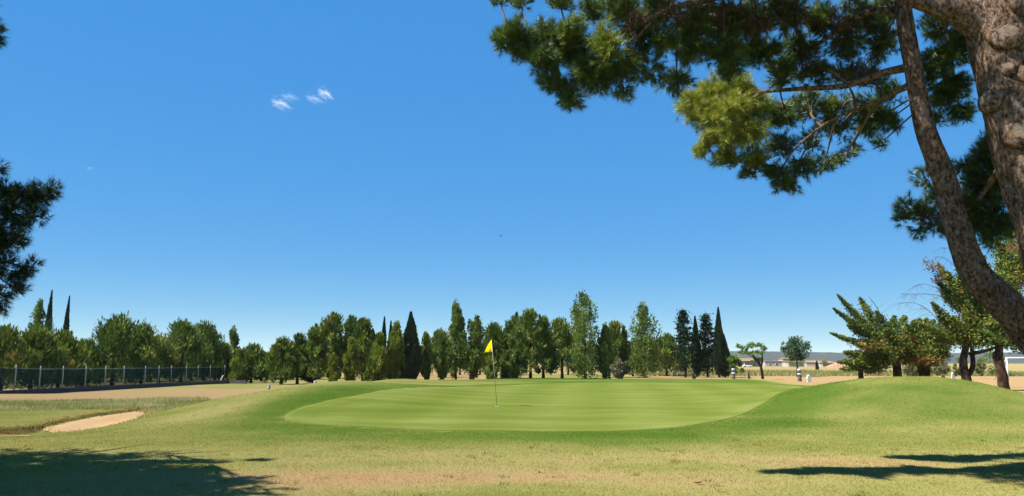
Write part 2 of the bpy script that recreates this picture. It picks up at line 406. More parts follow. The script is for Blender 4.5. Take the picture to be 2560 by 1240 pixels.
M['carw'] = plain('car_paint', (0.7, 0.7, 0.7), 0.3, 0.05, 1, 0)
M['rubber'] = plain('rubber', (0.02, 0.02, 0.02), 0.8, 0.1, 5, 0)
M['red'] = plain('red_leaf', (0.22, 0.06, 0.02), 0.8, 0.2, 30, 0)

# ------------------------------------------------------------------ terrain
GREEN = [tuple(p) for p in catmull([(-5.9,19.7),(-4.6,18.5),(-2,17.6),(1,17.3),(3.4,17.9),(5.6,20.0),(7.4,22.8),(9.4,26),(11.9,30.5),
                                    (14.8,36.5),(14.4,41),(10,43.2),(5,43.2),(1,41),(-2,36.5),(-4,31),(-5.2,26.0),(-6.2,22)], 8)]
BUNKER = [tuple(p) for p in catmull([(-12.7,20.7),(-13.35,22.0),(-14.05,25.0),(-14.5,28.4),(-14.4,30.3),(-13.6,29.6),(-12.75,27),(-11.9,24.5),(-11.45,22.4),(-11.75,20.9)], 6)]
BANK = [(-40,15.8),(-22,18.6),(-16,20.1),(-14.4,20.55),(-13.1,20.8),(-13.5,22.0),(-14.2,25.0),(-14.65,28.4),(-14.55,30.6),(-13.6,32.2),(-12,34.5)]

_rb = np.random.default_rng(19)
BUNKER = [(p[0] + .025*_rb.normal(), p[1] + .03*_rb.normal()) for p in BUNKER]
def H(x, y):
    x = np.asarray(x, float); y = np.asarray(y, float)
    far = S((y - 46) / 14)
    z = far * (-0.28 - 0.52 * S((-x - 6) / 22))
    z = z - 0.36 * S((-x - 6.5) / 6) * S((y - 13) / 8) * (1 - far)
    gprof = np.interp(y, [0, 14, 17, 24, 34, 43, 50, 55, 63], [0, 0, .04, .2, .34, .45, .60, .55, 0])
    gprof = np.where(y > 43, .45*S((60 - y)/14)*(1 - S((x + 7)/8)) + gprof*S((x + 7)/8), gprof)
    lat = S((x + 13.5) / 7) * S((24 - x) / 8)
    z = z + gprof * lat
    # left ridge
    z = z + 0.60 * np.exp(-np.abs((x + 8.9) / np.where(x > -8.9, 5.6, 4.0))**np.where(x > -8.9, 2.2, 3.5) - np.abs((y - 30.5) / 7.5)**2.2)
    z = z + 0.30 * np.exp(-np.abs((x + 14) / 9.0)**2.3 - np.abs((y - 47.0) / 6)**2)
    # right mound
    dx = (x - 13.0); sx = np.where(dx < 0, 4.1, 3.1)
    z = z + 0.95 * np.exp(-np.abs(dx / sx)**2.5 - np.abs((y - 24.2) / 4.0)**2.4)
    # raised strip behind the bank, far of the bunker
    d, _ = poly_dist(x, y, BANK, False)
    side = np.where(bank_side(x, y), d, -d)
    z = z + 0.20 * S((side + 0.06) / 0.17) * (1 - S((y - 30) / 6))
    # bunker hollow
    db, ib = poly_dist(x, y, BUNKER)
    z = z - 0.14 * S(np.where(ib, db, 0) / 0.9) + np.where(ib, 0.10*S(1 - d/1.1), 0)
    z = z + 0.022 * vnoise(x*0.55, y*0.55, 3) + 0.010 * vnoise(x*1.7, y*1.7, 5)
    amp = np.clip((y - 60) / 200, 0, 1)
    z = z + amp * 0.5 * vnoise(x*0.02, y*0.02, 9)
    return z

_bankpoly = BANK + [(-12, 60), (-90, 60), (-90, 15.8)]
def bank_side(x, y):
    _, ins = poly_dist(x, y, _bankpoly); return ins

def blob(x, y, cx, cy, rx, ry): return np.exp(-((x-cx)/rx)**2 - ((y-cy)/ry)**2)

def DRY(x, y):
    x = np.asarray(x, float); y = np.asarray(y, float)
    v = 0.59 - 0.13*S((y - 13.5)/4)
    wob = vnoise(x*0.35, y*0.5, 21)
    v += 0.10 * wob + 0.05 * vnoise(x*1.1, y*1.4, 22)
    # burnt patches in front
    v += 0.30 * blob(x, y, -2.4, 10.7, 2.6, 0.75) + 0.20 * blob(x, y, 0.2, 10.9, 2.0, 0.6) + 0.20 * blob(x, y, 5.6, 12.3, 1.6, 0.7) \
       + 0.12 * blob(x, y, 2.6, 10.6, 1.6, 0.8) + 0.14 * blob(x, y, 4.4, 13.0, 3.0, 0.7)
    v -= 0.10 * blob(x, y, 3.0, 8.8, 3.0, 0.7) + 0.16 * blob(x, y, -0.2, 8.8, 2.0, 0.5) + 0.1 * blob(x, y, 5.0, 8.7, 2.0, 0.5)
    dg, ig = poly_dist(x, y, GREEN)
    # watered surround of the green
    v -= 0.30 * (1 - S((dg - 0.6) / 2.4)) * (~ig)
    v -= 0.16 * blob(x, y, -1, 15.4, 9, 1.6) + 0.18 * blob(x, y, 7.2, 18.6, 1.4, 1.6) + 0.12 * blob(x, y, 11, 19.0, 6, 1.0)
    v -= 0.13 * blob(x, y, 13, 24, 5, 5) + 0.02 * blob(x, y, -7, 20, 5, 5)
    v += 0.10 * blob(x, y, -9, 33, 4, 6) + 0.12 * blob(x, y, -8.5, 21, 3, 4) - 0.10 * blob(x, y, -6.5, 27, 1.2, 6)
    # strip beyond the bunker
    ins = bank_side(x, y); v = np.where(ins, 0.47 + 0.12*wob, v)
    # behind the green: watered fringe, then burnt field
    fringe = S((y - 43) / 2) * S((x + 8) / 6)
    v = v * (1 - fringe) + (0.22 + 0.12*wob) * fringe
    edge = 57 - 0.35 * np.clip(x - 8, 0, 40) - 5*(1 - S((x + 9)/6))*S((x + 20)/5) + 2.0 * vnoise(x*0.15, y*0.15, 31)
    fld = S((y - edge) / 3.0)
    field = 0.93 + 0.10 * vnoise(x*0.06, y*0.18, 33) + 0.05 * vnoise(x*0.3, y*0.6, 34)
    # grass kept green under the middle trees
    gstrip = S((x + 5) / 5) * S((30 - x) / 8) * S((y - 60) / 4) * (1 - S((y - 120) / 15))
    field = field - gstrip * (0.45 + 0.2 * vnoise(x*0.1, y*0.12, 36))
    lawn = S((-x - 15) / 6) * S((y - 66) / 6) * (1 - S((y - 140) / 15)); field = field - lawn * (0.25 + 0.2*vnoise(x*0.12, y*0.1, 38))
    wd = S((y - 112) / 6) * (1 - S((y - 150) / 6)) * S((x - 20) / 8); field = field - 0.33 * wd
    field = np.where(y > 150, 0.80 + 0.12 * vnoise(x*0.03, y*0.03, 37), field)
    v = v * (1 - fld) + field * fld
    left = S((-x - 9) / 3) * S((y - 37 - 0.3*np.clip(x + 20, -20, 10)) / 3); v = v * (1 - left) + (0.92 + 0.08*wob) * left * (1 - lawn) + (0.62 + 0.2*wob) * left * lawn
    # right of the mound
    rgt = S((x - 14.5) / 2.5) * S((y - 27.5 + 0.35*(x - 15)) / 3); v = v * (1 - rgt) + np.where(y > 150, v, 0.93 + 0.06*wob - 0.33*wd) * rgt
    return np.clip(v, 0.02, 1.0)

def axis(lims, steps):
    out = [lims[0]]
    for (a, b), st in zip(zip(lims[:-1], lims[1:]), steps):
        n = max(1, int(round((b - a) / st))); out += list(np.linspace(a, b, n + 1)[1:])
    return np.array(out)
YA = axis([-12, 6, 19, 31, 38, 70, 130, 400, 1200, 5000], [1.5, 0.25, 0.14, 0.25, 0.5, 1.5, 8, 60, 500])
XA = axis([-5000, -900, -200, -60, -26, -17, -11, 22, 60, 200, 900, 5000], [600, 60, 8, 1.0, 0.35, 0.13, 0.33, 1.0, 8, 60, 600])
gx, gy = np.meshgrid(XA, YA)
gz = H(gx, gy)
_bd, _bi = poly_dist(gx, gy, BUNKER); gz = gz - np.where(_bi, 0.07*S(_bd/0.3), 0)
V = np.stack([gx, gy, gz], -1).reshape(-1, 3)
nx, ny = len(XA), len(YA)
ii = (np.arange(ny-1)[:, None]*nx + np.arange(nx-1)[None, :]).ravel()
F = np.stack([ii, ii+1, ii+1+nx, ii+nx], -1)
xs, ys = V[:, 0], V[:, 1]
bd, _ = poly_dist(xs, ys, BANK, False)
soil = np.clip(1.3 - bd/0.14, 0, 1) * (1 - S((ys - 29)/5)) * (0.8 + 0.5*vnoise(xs*2, ys*2, 41))
tag(link('ground', mesh_np('ground', V, F, {'dry': DRY(xs, ys), 'soil': np.clip(soil, 0, 1)}, True), M['turf']), kind='structure')

def sheet(name, poly, lift, mat, step, attr=None):
    """sheet cut to an outline, lying on the ground"""
    p = np.array(poly); c = p.mean(0); rings = int(max(np.hypot(*(p - c).T)) / step) + 2
    V = [(*c,)]; k = len(p)
    tt = np.linspace(0, 1, rings + 1)[1:]
    for t in tt: V += [tuple(c + (q - c)*t) for q in p]
    V = np.array(V); z = H(V[:, 0], V[:, 1]) + lift
    fq = []; ft = []
    for r in range(rings - 1):
        for j in range(k):
            j2 = (j+1) % k; a = 1 + r*k; b = a + k
            fq.append((a+j, b+j, b+j2, a+j2))
    ft = [(0, 1+j, 1+(j+1) % k) for j in range(k)]
    # thin skirt so the cut edge has depth
    base = 1 + (rings-1)*k; sk = np.stack([p[:, 0], p[:, 1], H(p[:, 0], p[:, 1]) - 0.02], -1)
    n0 = len(V); fs = [(base+j, n0+j, n0+(j+1) % k, base+(j+1) % k) for j in range(k)]
    VV = np.vstack([np.column_stack([V, z]), sk])
    me = bpy.data.meshes.new(name); me.from_pydata([tuple(v) for v in VV], [], ft + fq + fs)
    me.polygons.foreach_set('use_smooth', np.ones(len(me.polygons), dtype=bool))
    if attr:
        d, _ = poly_dist(VV[:, 0], VV[:, 1], poly); a = me.attributes.new('edge', 'FLOAT', 'POINT'); a.data.foreach_set('value', attr(d).astype(np.float32))
    import bmesh as _b
    bm = _b.new(); bm.from_mesh(me); _b.ops.recalc_face_normals(bm, faces=bm.faces); bm.to_mesh(me); bm.free()
    if me.polygons[0].normal.z < 0: me.flip_normals()
    return link(name, me, mat)
tag(sheet('putting_green', GREEN, 0.006, M['green'], 0.3, lambda d: (1 - S((d - 0.45)/0.2))*0.8), kind='structure')
tag(sheet('bunker_sand', BUNKER, 0.006, M['sand'], 0.25), kind='structure')

# far wooded hills
hx = np.linspace(-4200, 4200, 700); hy = np.linspace(1900, 2700, 28)
HX, HY = np.meshgrid(hx, hy); t = (HY - 1900)/800
ridge = 34 + 7*vnoise(HX*0.0016, HX*0, 51) + 3*vnoise(HX*0.006, HX*0, 52)
HZ = -3 + ridge*S(t*1.5) + (1.5*vnoise(HX*0.05, HY*0.05, 53) + 1.3*vnoise(HX*0.083, HY*0.09, 54))*S(t*8)
ii = (np.arange(27)[:, None]*700 + np.arange(699)[None, :]).ravel()
tag(link('hills', mesh_np('hills', np.stack([HX, HY, HZ], -1).reshape(-1, 3), np.stack([ii, ii+1, ii+701, ii+700], -1), None, True), M['hill']), kind='structure')

# ------------------------------------------------------------------ foliage builders
def leaf_quads(C, D, L, W, tint, rng):
    """rhombic leaves at C pointing along D"""
    n = len(C); D = unit(D); R = unit(np.cross(D, rng.normal(size=(n, 3))))
    L = np.broadcast_to(np.asarray(L, float).reshape(-1, 1), (n, 1)); W = np.broadcast_to(np.asarray(W, float).reshape(-1, 1), (n, 1))
    V = np.stack([C - D*L/2, C + R*W/2 - D*L*0.05, C + D*L/2, C - R*W/2 - D*L*0.05], 1).reshape(-1, 3)
    return V, np.arange(4*n).reshape(-1, 4), np.repeat(tint, 4)

def ball(n, rng, shell=0.5):
    d = unit(rng.normal(size=(n, 3))); r = (shell + (1 - shell)*rng.random((n, 1)))**0.8
    return d * r, d

def crown_mesh(kind, base, h, w, rng, dens=1.0):
    """leaf centres, directions and tints of a far tree, returned as mesh arrays"""
    C = []; D = []; T = []
    if kind in ('poplar', 'poplar_bright'):
        n = int(50 + 2.4*h); tone = rng.uniform(.40, .60); ph = rng.random(3)*6.28; x2 = rng.uniform(-.16, .16)*w; hs2 = rng.uniform(.72, .95)
        for k in range(n):
            t = rng.random()**0.85; env = w/2 * min(1, 0.42 + 2.2*t) * (1 - max(0, (t - 0.40)/0.60)**1.5 * 0.86) * (1 + .16*math.sin(t*11 + ph[0]) + .12*math.sin(t*23 + ph[1]))
            a = rng.random()*6.283; rr = env * (0.35 + 0.6*rng.random())
            c = np.array((rr*math.cos(a), rr*math.sin(a), h*(0.055 + 0.905*t)))
            if t > .5 and rng.random() < .35: c = np.array((c[0]*.5 + x2, c[1]*.5, c[2]*hs2))
            s = w*0.135*(0.6 + 0.8*rng.random()); m = int(112*dens)
            q, d = ball(m, rng, 0.35); q = q*np.array((s, s, s*2.1))
            C.append(c + q); D.append(d*0.7 + np.array((0, 0, 0.7))); T.append(np.clip(rng.normal(tone, 0.2) + rng.normal(0, 0.17, m), 0, 1))
        size, asp = 0.235, 0.7
    elif kind == 'pine':
        n = int(64 + w*5); tone = rng.uniform(.24, .66); lo = rng.uniform(0.10, 0.17); nsp = rng.integers(2, 5)
        spx = [(rng.uniform(-.32, .32)*w, rng.uniform(-.3, .3)*w, rng.uniform(.72, .95)) for _ in range(nsp)]; spx[0] = (spx[0][0]*.3, spx[0][1]*.3, 1.0)
        for k in range(n):
            t = rng.random()**0.8
            if k < nsp*5:
                sx_, sy_, st = spx[k % nsp]; tt = st*(0.70 + 0.30*(k // nsp)/4.0)
                c = np.array((sx_, sy_, h*tt - 0.12*w)); s = w*0.10*(1.25 - 0.24*(k // nsp)); el = 1.7
            else:
                env = w/2 * (0.82 + 0.18*math.sin(min(1, t*2.2)*1.57)) * (1 - max(0, (t - 0.30)/0.70)**1.35*0.88)
                a = rng.random()*6.283; rr = env*(0.45 + 0.5*rng.random())*(1 + .22*math.sin(a*3 + tone*40 + t*7))
                c = np.array((rr*math.cos(a), rr*math.sin(a), h*(lo + (0.90 - lo)*t)))
                s = w*0.12*(0.65 + 0.8*rng.random()); el = 1.05
            m = int(74*dens); q, d = ball(m, rng, 0.3); q = q*np.array((s, s, s*el))
            C.append(c + q); D.append(d*.7 + np.array((0, 0, 0.9))); T.append(np.clip(rng.normal(tone, 0.2) + rng.normal(0, 0.13, m) + (.5 if rng.random() < .03 else 0), 0, 1))
        size, asp = 0.46, 0.30
    elif kind == 'cypress':
        m = int((1500 + 420*h*w)*dens); t = rng.random(m)**1.1
        env = w/2*np.minimum(1, 0.55 + 2.4*t)*(1 - np.maximum(0, (t - 0.25)/0.75)**1.5*0.97)
        a = rng.random(m)*6.283; lump = 1 + 0.16*np.sin(a*5 + t*9) + 0.12*vnoise(a*2.4, t*h*1.6, int(rng.integers(99)))
        rr = env*lump*(0.55 + 0.45*rng.random(m)**0.5)
        C.append(np.stack([rr*np.cos(a), rr*np.sin(a), h*(0.05 + 0.94*t)], -1)); D.append(np.stack([np.cos(a)*.35, np.sin(a)*.35, np.full(m, 1.0)], -1) + rng.normal(0, .12, (m, 3)))
        T.append(np.clip(rng.normal(0.5, 0.25, m), 0, 1)); size, asp = 0.34, 0.3
    elif kind == 'darkfir':
        n = 120
        for k in range(n):
            t = rng.random()**0.85; L = w/2*(1 - t*0.88)*(0.65 + 0.55*rng.random())*min(1, .6 + 3*t); a = rng.random()*6.283
            m = int(52*dens); s = rng.random(m)**0.7
            c0 = np.array((0, 0, h*(0.06 + 0.90*t))); d0 = np.array((math.cos(a), math.sin(a), 0.42))
            sp = (1 - s)*0.16*w + 0.03
            C.append(c0 + d0*(s*L)[:, None] + rng.normal(size=(m, 3))*sp[:, None]*np.array((.6, .6, .45)))
            D.append(np.tile(d0, (m, 1)) + rng.normal(0, .5, (m, 3))); T.append(np.clip(rng.normal(0.5, 0.22, m), 0, 1))
        m = int(90*dens); C.append(np.array((0, 0, h*.93)) + rng.normal(size=(m, 3))*np.array((.14, .14, h*.035))); D.append(np.tile((0., 0., 1.), (m, 1)) + rng.normal(0, .4, (m, 3))); T.append(rng.random(m)*.6)
        size, asp = 0.36, 0.34
    elif kind in ('round', 'bush', 'broom'):
        n = 46 if kind == 'round' else 34
        for k in range(n):
            q0, _ = ball(1, rng, 0.45); q0 = q0[0]
            lo = 0.30 if kind == 'round' else 0.02
            c = np.array((q0[0]*w*.40, q0[1]*w*.40, h*(lo + (1-lo)*(0.5 + 0.43*q0[2])))); s = w*0.13*(0.6 + 0.7*rng.random())
            m = int(60*dens); q, d = ball(m, rng, 0.3)
            C.append(c + q*s); D.append(d + np.array((0, 0, 0.9 if kind == 'broom' else 0.1))); T.append(np.clip(rng.normal(0.5, 0.2) + rng.normal(0, 0.18, m), 0, 1))
        size, asp = (0.26, 0.6) if kind == 'round' else ((0.30, 0.16) if kind == 'broom' else (0.24, 0.5))
    C = np.concatenate(C); D = np.concatenate(D); T = np.concatenate(T)
    lean = rng.normal(0, 0.012, 2) ; C[:, 0] += lean[0]*C[:, 2]; C[:, 1] += lean[1]*C[:, 2]
    C = C + np.array(base); sz = size*(0.6 + 0.7*rng.random(len(C)))
    return leaf_quads(C, D, sz, sz*asp, T, rng)

def ground_pt(px, d):
    x = (px - 1280.0)/FPX*d/ (_c - (620-HORIZON)/FPX*_s) * 1.0
    # at the horizon row the forward distance is d by construction
    x = P(px, HORIZON, d)[0]
    return np.array((x, d, float(H(np.array([x]), np.array([d]))[0])))

def far_trunk(root, base, h, r, rng, mat, top=0.8, limbs=0, w=1.0, bare=0.3, lean=(0, 0)):
    mb = MB(); n = 7
    pts = [base + np.array((lean[0]*h*t + 0.05*h*t*rng.normal()*.15, lean[1]*h*t, h*top*t - 0.12*(t == 0))) for t in np.linspace(0, 1, n)]
    mb.tube(pts, [r*(1.25 if i == 0 else 1 - 0.85*i/n) for i in range(n)], 8)
    for k in range(limbs):
        i = rng.integers(2, n-1); p = pts[i]; a = rng.random()*6.283; L = w*0.36*(.6 + .5*rng.random())
        q = p + np.array((math.cos(a)*L, math.sin(a)*L, L*.7)); m_ = (p + q)/2 + np.array((0, 0, -.08*L))
        mb.tube([p, m_, q], [r*.42, r*.3, r*.12], 5)
    return mb.build('trunk', mat, root, True)

_seed = [100]
def far_tree(kind, px, top, d, wpx, label, group=None, name=None, mat=None, dens=1.0, cat='tree', trunk=True, base=None, h=None):
    _seed[0] += 7; rng = np.random.default_rng(_seed[0])
    b = ground_pt(px, d) if base is None else np.array(base)
    h = (P(px, top, d)[2] - b[2]) if h is None else h
    w = wpx/FPX*d*{'pine': 1.32, 'poplar': 1.3, 'poplar_bright': 1.22, 'darkfir': 1.25}.get(kind, 1.0)
    nm = name or {'pine': 'pine_tree', 'poplar': 'poplar_tree', 'poplar_bright': 'poplar_tree', 'cypress': 'cypress_tree', 'darkfir': 'conifer_tree', 'round': 'broadleaf_tree', 'bush': 'shrub', 'broom': 'shrub'}[kind]
    root = empty(nm, b, label, cat, group)
    Vv, Ff, Tt = crown_mesh(kind, b, h, w, rng, dens)
    mt = mat or {'darkfir': 'cypress', 'round': 'light_leaf', 'bush': 'light_leaf'}.get(kind, kind)
    tag(link('crown', mesh_np('crown', Vv, Ff, {'tint': Tt}), M[mt], root))
    if trunk:
        r = {'pine': 0.16, 'round': 0.13}.get(kind, 0.11)*(0.7 + h/18)
        far_trunk(root, b, h, r, rng, M['bark'], 0.8, 6 if kind in ('pine', 'round') else 0, w)
    return root

# ------------------------------------------------------------------ far tree belt
FT = [
 # behind the fence
 ('pine', 8, 812, 64, 120, 'olive green pine at the fence end farthest from the concrete kerb tip'),
 ('pine', 82, 815, 67, 125, 'broad bushy pine behind the net fence with a grey-green poplar rising behind it'),
 ('pine', 150, 828, 71, 118, 'rounded dark pine behind the net fence below the lone thin cypress spire'),
 ('pine', 208, 850, 79, 90, 'low pine in the dip between two taller pine clumps behind the net fence'),
 ('poplar', 88, 750, 108, 46, 'grey-green poplar standing right beside a thin cypress spire behind the fence pines'),
 ('cypress', 109, 724, 118, 20, 'tall thin cypress spire touching the grey-green poplar behind the fence'),
 ('cypress', 154, 739, 118, 17, 'lone thin cypress spire rising above the pines behind the net fence'),
 ('pine', 283, 788, 79, 150, 'tall broad pine with a single pointed top behind the middle of the net fence'),
 ('pine', 356, 806, 85, 115, 'pine with a small spiky top next to the tall broad pine behind the fence'),
 ('pine', 400, 842, 88, 85, 'low pine filling the gap between two clumps behind the fence'),
 ('pine', 455, 800, 91, 112, 'pine with a sharp leader behind the fence, beside the round-topped pine'),
 ('pine', 512, 808, 97, 118, 'round-topped pine behind the fence next to the pale-topped poplar'),
 ('pine', 558, 858, 99, 70, 'small dark pine below the round-topped pine at the end of the fence'),
 ('poplar', 576, 822, 100, 40, 'poplar with a pale grey-green top near the concrete kerb tip of the fence'),
 ('poplar_bright', 597, 880, 91, 36, 'short bright green poplar standing at the concrete kerb tip of the fence'),
 ('pine', 630, 860, 92, 70, 'low olive pine between the fence end and the gap in the tree line'),
 ('pine', 655, 876, 100, 52, 'lowest pine in the dip of the tree line beyond the fence end'),
 ('pine', 705, 842, 84, 76, 'round-crowned pine with a bare dark trunk beside the dip in the tree line'),
 ('pine', 745, 828, 86, 62, 'slender pine between the round-crowned pine and the tall dark pine group'),
 ('pine', 786, 804, 84, 62, 'pine with a leaning pointed top at the edge of the tall dark group'),
 ('pine', 830, 774, 88, 80, 'tallest pine of the dark group beyond the banded white post'),
 ('pine', 876, 782, 90, 66, 'tall pine standing directly behind a short bright poplar in the dark group'),
 ('pine', 908, 790, 86, 74, 'wide pine of the dark group next to the two thin cypress tips'),
 ('poplar_bright', 878, 850, 77, 32, 'short bright poplar in front of the dark pine group'),
 ('poplar_bright', 833, 888, 75, 26, 'smallest bright poplar at the foot of the tallest dark pine'),
 ('cypress', 928, 822, 88, 40, 'blunt dark cypress between the dark pine group and the bright poplars'),
 ('cypress', 956, 792, 92, 18, 'higher of two thin cypress tips rising behind bright poplars'),
 ('cypress', 973, 803, 94, 18, 'lower of two thin cypress tips rising behind bright poplars'),
 ('poplar_bright', 947, 836, 76, 46, 'wide bright poplar standing before the two thin cypress tips'),
 ('poplar_bright', 988, 808, 77, 40, 'bright poplar beside the big black cypress'),
 ('cypress', 1003, 845, 86, 34, 'short black cypress squeezed between a bright poplar and the big cypress'),
 ('cypress', 1026, 780, 78, 52, 'big black flame-shaped cypress standing by the bare sandy patch'),
 ('poplar', 1063, 830, 79, 32, 'slim short poplar on the bare sandy patch beside the big black cypress'),
 ('pine', 1098, 822, 98, 74, 'brownish pine behind two slim poplars at the bare sandy patch'),
 ('poplar', 1107, 832, 79, 32, 'slim poplar in front of the brownish pine'),
 ('poplar', 1140, 760, 82, 50, 'tall pointed poplar at the edge of the bare sandy patch'),
 ('poplar', 1183, 792, 82, 50, 'poplar with two tops next to the tall pointed poplar'),
 ('pine', 1238, 800, 92, 78, 'pine directly behind the yellow golf flag'),
 ('poplar', 1228, 896, 76, 22, 'tiny poplar sapling behind the flag pole'),
 ('poplar', 1268, 880, 84, 30, 'small poplar sapling at the foot of the pines behind the flag'),
 ('pine', 1283, 776, 92, 66, 'pine with a spiky double top behind a mid-height poplar'),
 ('poplar', 1292, 806, 85, 42, 'mid-height poplar forking near the ground in front of the spiky pine'),
 ('pine', 1326, 764, 88, 76, 'tallest bare-stemmed pine beside the gap where far hills show'),
 ('pine', 1358, 782, 90, 58, 'bare-stemmed pine on the other side of the gap where far hills show'),
 ('pine', 1405, 790, 90, 88, 'pine with olive side clumps beside the tallest poplar'),
 ('poplar', 1463, 738, 87, 74, 'tallest poplar of the belt with two upright plumes'),
 ('poplar', 1514, 816, 88, 42, 'shorter poplar standing against the tallest poplar'),
 ('pine', 1540, 798, 96, 76, 'dark pine with a notched top above the round grey bush'),
 ('pine', 1582, 850, 106, 56, 'low pine half hidden behind the broad pointed poplar'),
 ('poplar', 1612, 762, 94, 62, 'broad pointed poplar standing apart beside the round grey bush'),
 ('pine', 1666, 830, 108, 84, 'round yellow-green pine between the broad poplar and the black conifers'),
 ('darkfir', 1713, 774, 99, 74, 'black ragged conifer with a bent tip next to the yellow-green pine'),
 ('cypress', 1742, 790, 103, 26, 'thin cypress tip between two ragged black conifers'),
 ('darkfir', 1768, 784, 99, 72, 'black ragged conifer with a straight tip beside the tall pointed cypress'),
 ('cypress', 1797, 768, 97, 28, 'tall pointed cypress at the open end of the tree belt'),
 ('cypress', 1812, 836, 97, 30, 'short black cypress leaning on the tall pointed cypress'),
]
for f in FT: far_tree(*f)

# back row seen between the trunks
for px, top, d, w in [(640, 885, 112, 90), (690, 880, 112, 90), (730, 872, 112, 90), (760, 868, 112, 80), (800, 862, 114, 90), (850, 850, 114, 90), (925, 862, 116, 80), (1010, 868, 120, 80), (1070, 862, 122, 80), (1150, 858, 118, 80), (1200, 856, 120, 80),
                      (1265, 850, 118, 70), (1420, 850, 118, 90), (1480, 850, 118, 90), (1560, 862, 124, 80), (1640, 866, 126, 80), (1710, 868, 124, 90), (1780, 872, 122, 80),
                      (40, 850, 92, 110), (120, 862, 95, 110), (240, 868, 98, 100), (330, 860, 98, 110), (430, 866, 100, 110), (540, 868, 108, 110), (580, 872, 110, 100), (620, 878, 110, 90), (180, 866, 98, 110), (290, 866, 100, 110), (380, 868, 102, 110), (480, 868, 106, 110)]:
    if px < 625: far_tree('pine', px, top, d, w, 'dark pine of the back row, mostly hidden behind the pines along the net fence', 'back row pines behind the fence', dens=0.34)
    else: far_tree('pine', px, top, d, w, 'dark pine of the back row, mostly hidden behind the poplars and cypresses', 'back row pines behind the poplars', dens=0.4)

far_tree('bush', 1548, 887, 80, 50, 'round grey-brown bush in front of the dark notched pine', name='shrub', mat='greybush', cat='bush', trunk=False)
far_tree('bush', 917, 922, 74, 16, 'small bright bush between two bright poplars at the lawn edge', mat='poplar_bright', cat='bush', trunk=False)
far_tree('bush', 1838, 884, 96, 46, 'leafy green bush beside the last cypress of the belt', mat='light_leaf', cat='bush', trunk=False)
far_tree('bush', 1733, 932, 86, 12, 'low yellow-green tuft at the foot of the black conifers', mat='broom', cat='bush', trunk=False, dens=0.4)
far_tree('bush', 780, 925, 88, 36, 'pale green sprawling bush at the foot of the dark pine group', mat='broom', cat='bush', trunk=False)
for px, top, d, w, lab in [(2275, 897, 78, 50, 'broom bush showing between the windswept cedar trunk and the ivy-clad trunk'),
                           (2352, 890, 82, 46, 'broom bush standing behind the white disc by the forked cedar'),
                           (2398, 893, 84, 44, 'olive broom bush behind the forked cedar trunk'),
                           (2448, 897, 92, 30, 'broom bush with yellowish twigs between the two reddish cedar trunks')]:
    far_tree('broom', px, top, d, w, lab, mat='broom', cat='bush', trunk=False)
far_tree('bush', 2320, 880, 120, 90, 'dark hedge-like shrub far behind the broom bushes', mat='pine', cat='bush', trunk=False)
far_tree('bush', 2480, 868, 110, 80, 'tall dark shrub behind the cedar next to the goal frame', mat='pine', cat='bush', trunk=False)
far_tree('round', 1992, 837, 104, 82, 'round blue-green tree standing alone in the dry field', mat='blue_leaf', dens=1.2)
far_tree('cypress', 2042, 902, 150, 8, 'tiny lone cypress far out in the dry field', dens=0.5)
far_tree('bush', 1985, 893, 300, 60, 'olive hedge in front of the far houses beside the round tree', mat='pine', cat='bush', trunk=False)
far_tree('bush', 2060, 899, 360, 26, 'dark shrub beside the small far shed', mat='pine', cat='bush', trunk=False)

# small umbrella-shaped tree in the dry field
def spray_tree(name, label, d, trunks, clumps, mat, bark, seed, leaf=(0.26, 0.6), per=130, cat='tree', up=0.2):
    """tree whose stems and leaf masses are placed one by one"""
    rng = np.random.default_rng(seed); b = P(*trunks[0][0][:2], d); b[2] = H(np.array([b[0]]), np.array([b[1]]))[0]
    root = empty(name, b, label, cat); mb = MB()
    for tr in trunks:
        pts = [P(q[0], q[1], d + (q[3] if len(q) > 3 else 0)) for q in tr]
        if tr is trunks[0]: pts[0] = b - np.array((0, 0, .1))
        mb.tube([np.array(p) for p in catmull(pts, 4, False)], list(np.interp(np.linspace(0, len(pts)-1, (len(pts)-1)*4+1), range(len(pts)), [q[2]/FPX*d/2 for q in tr])), 8)
    mb.build('trunk', M[bark], root, True)
    C = []; D = []; T = []
    for c in clumps:
        p = P(c[0], c[1], d + (c[4] if len(c) > 4 else rng.normal()*.6)); s = np.array((c[2], (c[2]+c[3])/2, c[3]))/FPX*d
        m = int(per*(c[2]*c[3]/300.)**0.7); q, dd = ball(m, rng, 0.2); C.append(p + q*s); D.append(dd + np.array((0, 0, up))); T.append(np.clip(rng.normal(.5, .15) + rng.normal(0, .18, m), 0, 1))
    C = np.concatenate(C); D = np.concatenate(D); T = np.concatenate(T); sz = leaf[0]*(.6 + .7*rng.random(len(C)))
    Vv, Ff, Tt = leaf_quads(C, D, sz, sz*leaf[1], T, rng)
    link('crown', mesh_np('crown', Vv, Ff, {'tint': Tt}), M[mat], root); return root
spray_tree('broadleaf_tree', 'small umbrella-shaped bright green tree with a forked stem in the dry field', 86,
    [[(1907, 941, 7), (1903, 920, 6), (1896, 906, 5), (1884, 890, 4), (1876, 880, 2)], [(1903, 918, 5), (1906, 900, 4), (1905, 885, 2)], [(1894, 903, 3), (1880, 892, 2), (1862, 880, 1.5)]],
    [(1848, 866, 11, 7), (1862, 872, 12, 8), (1878, 864, 13, 8), (1895, 862, 13, 7), (1908, 870, 10, 8), (1852, 880, 10, 5), (1872, 882, 14, 6), (1892, 880, 12, 6), (1905, 882, 8, 5), (1898, 898, 11, 7), (1886, 902, 8, 5)],
    'light_leaf', 'bark', 5, (0.26, 0.6), 210)

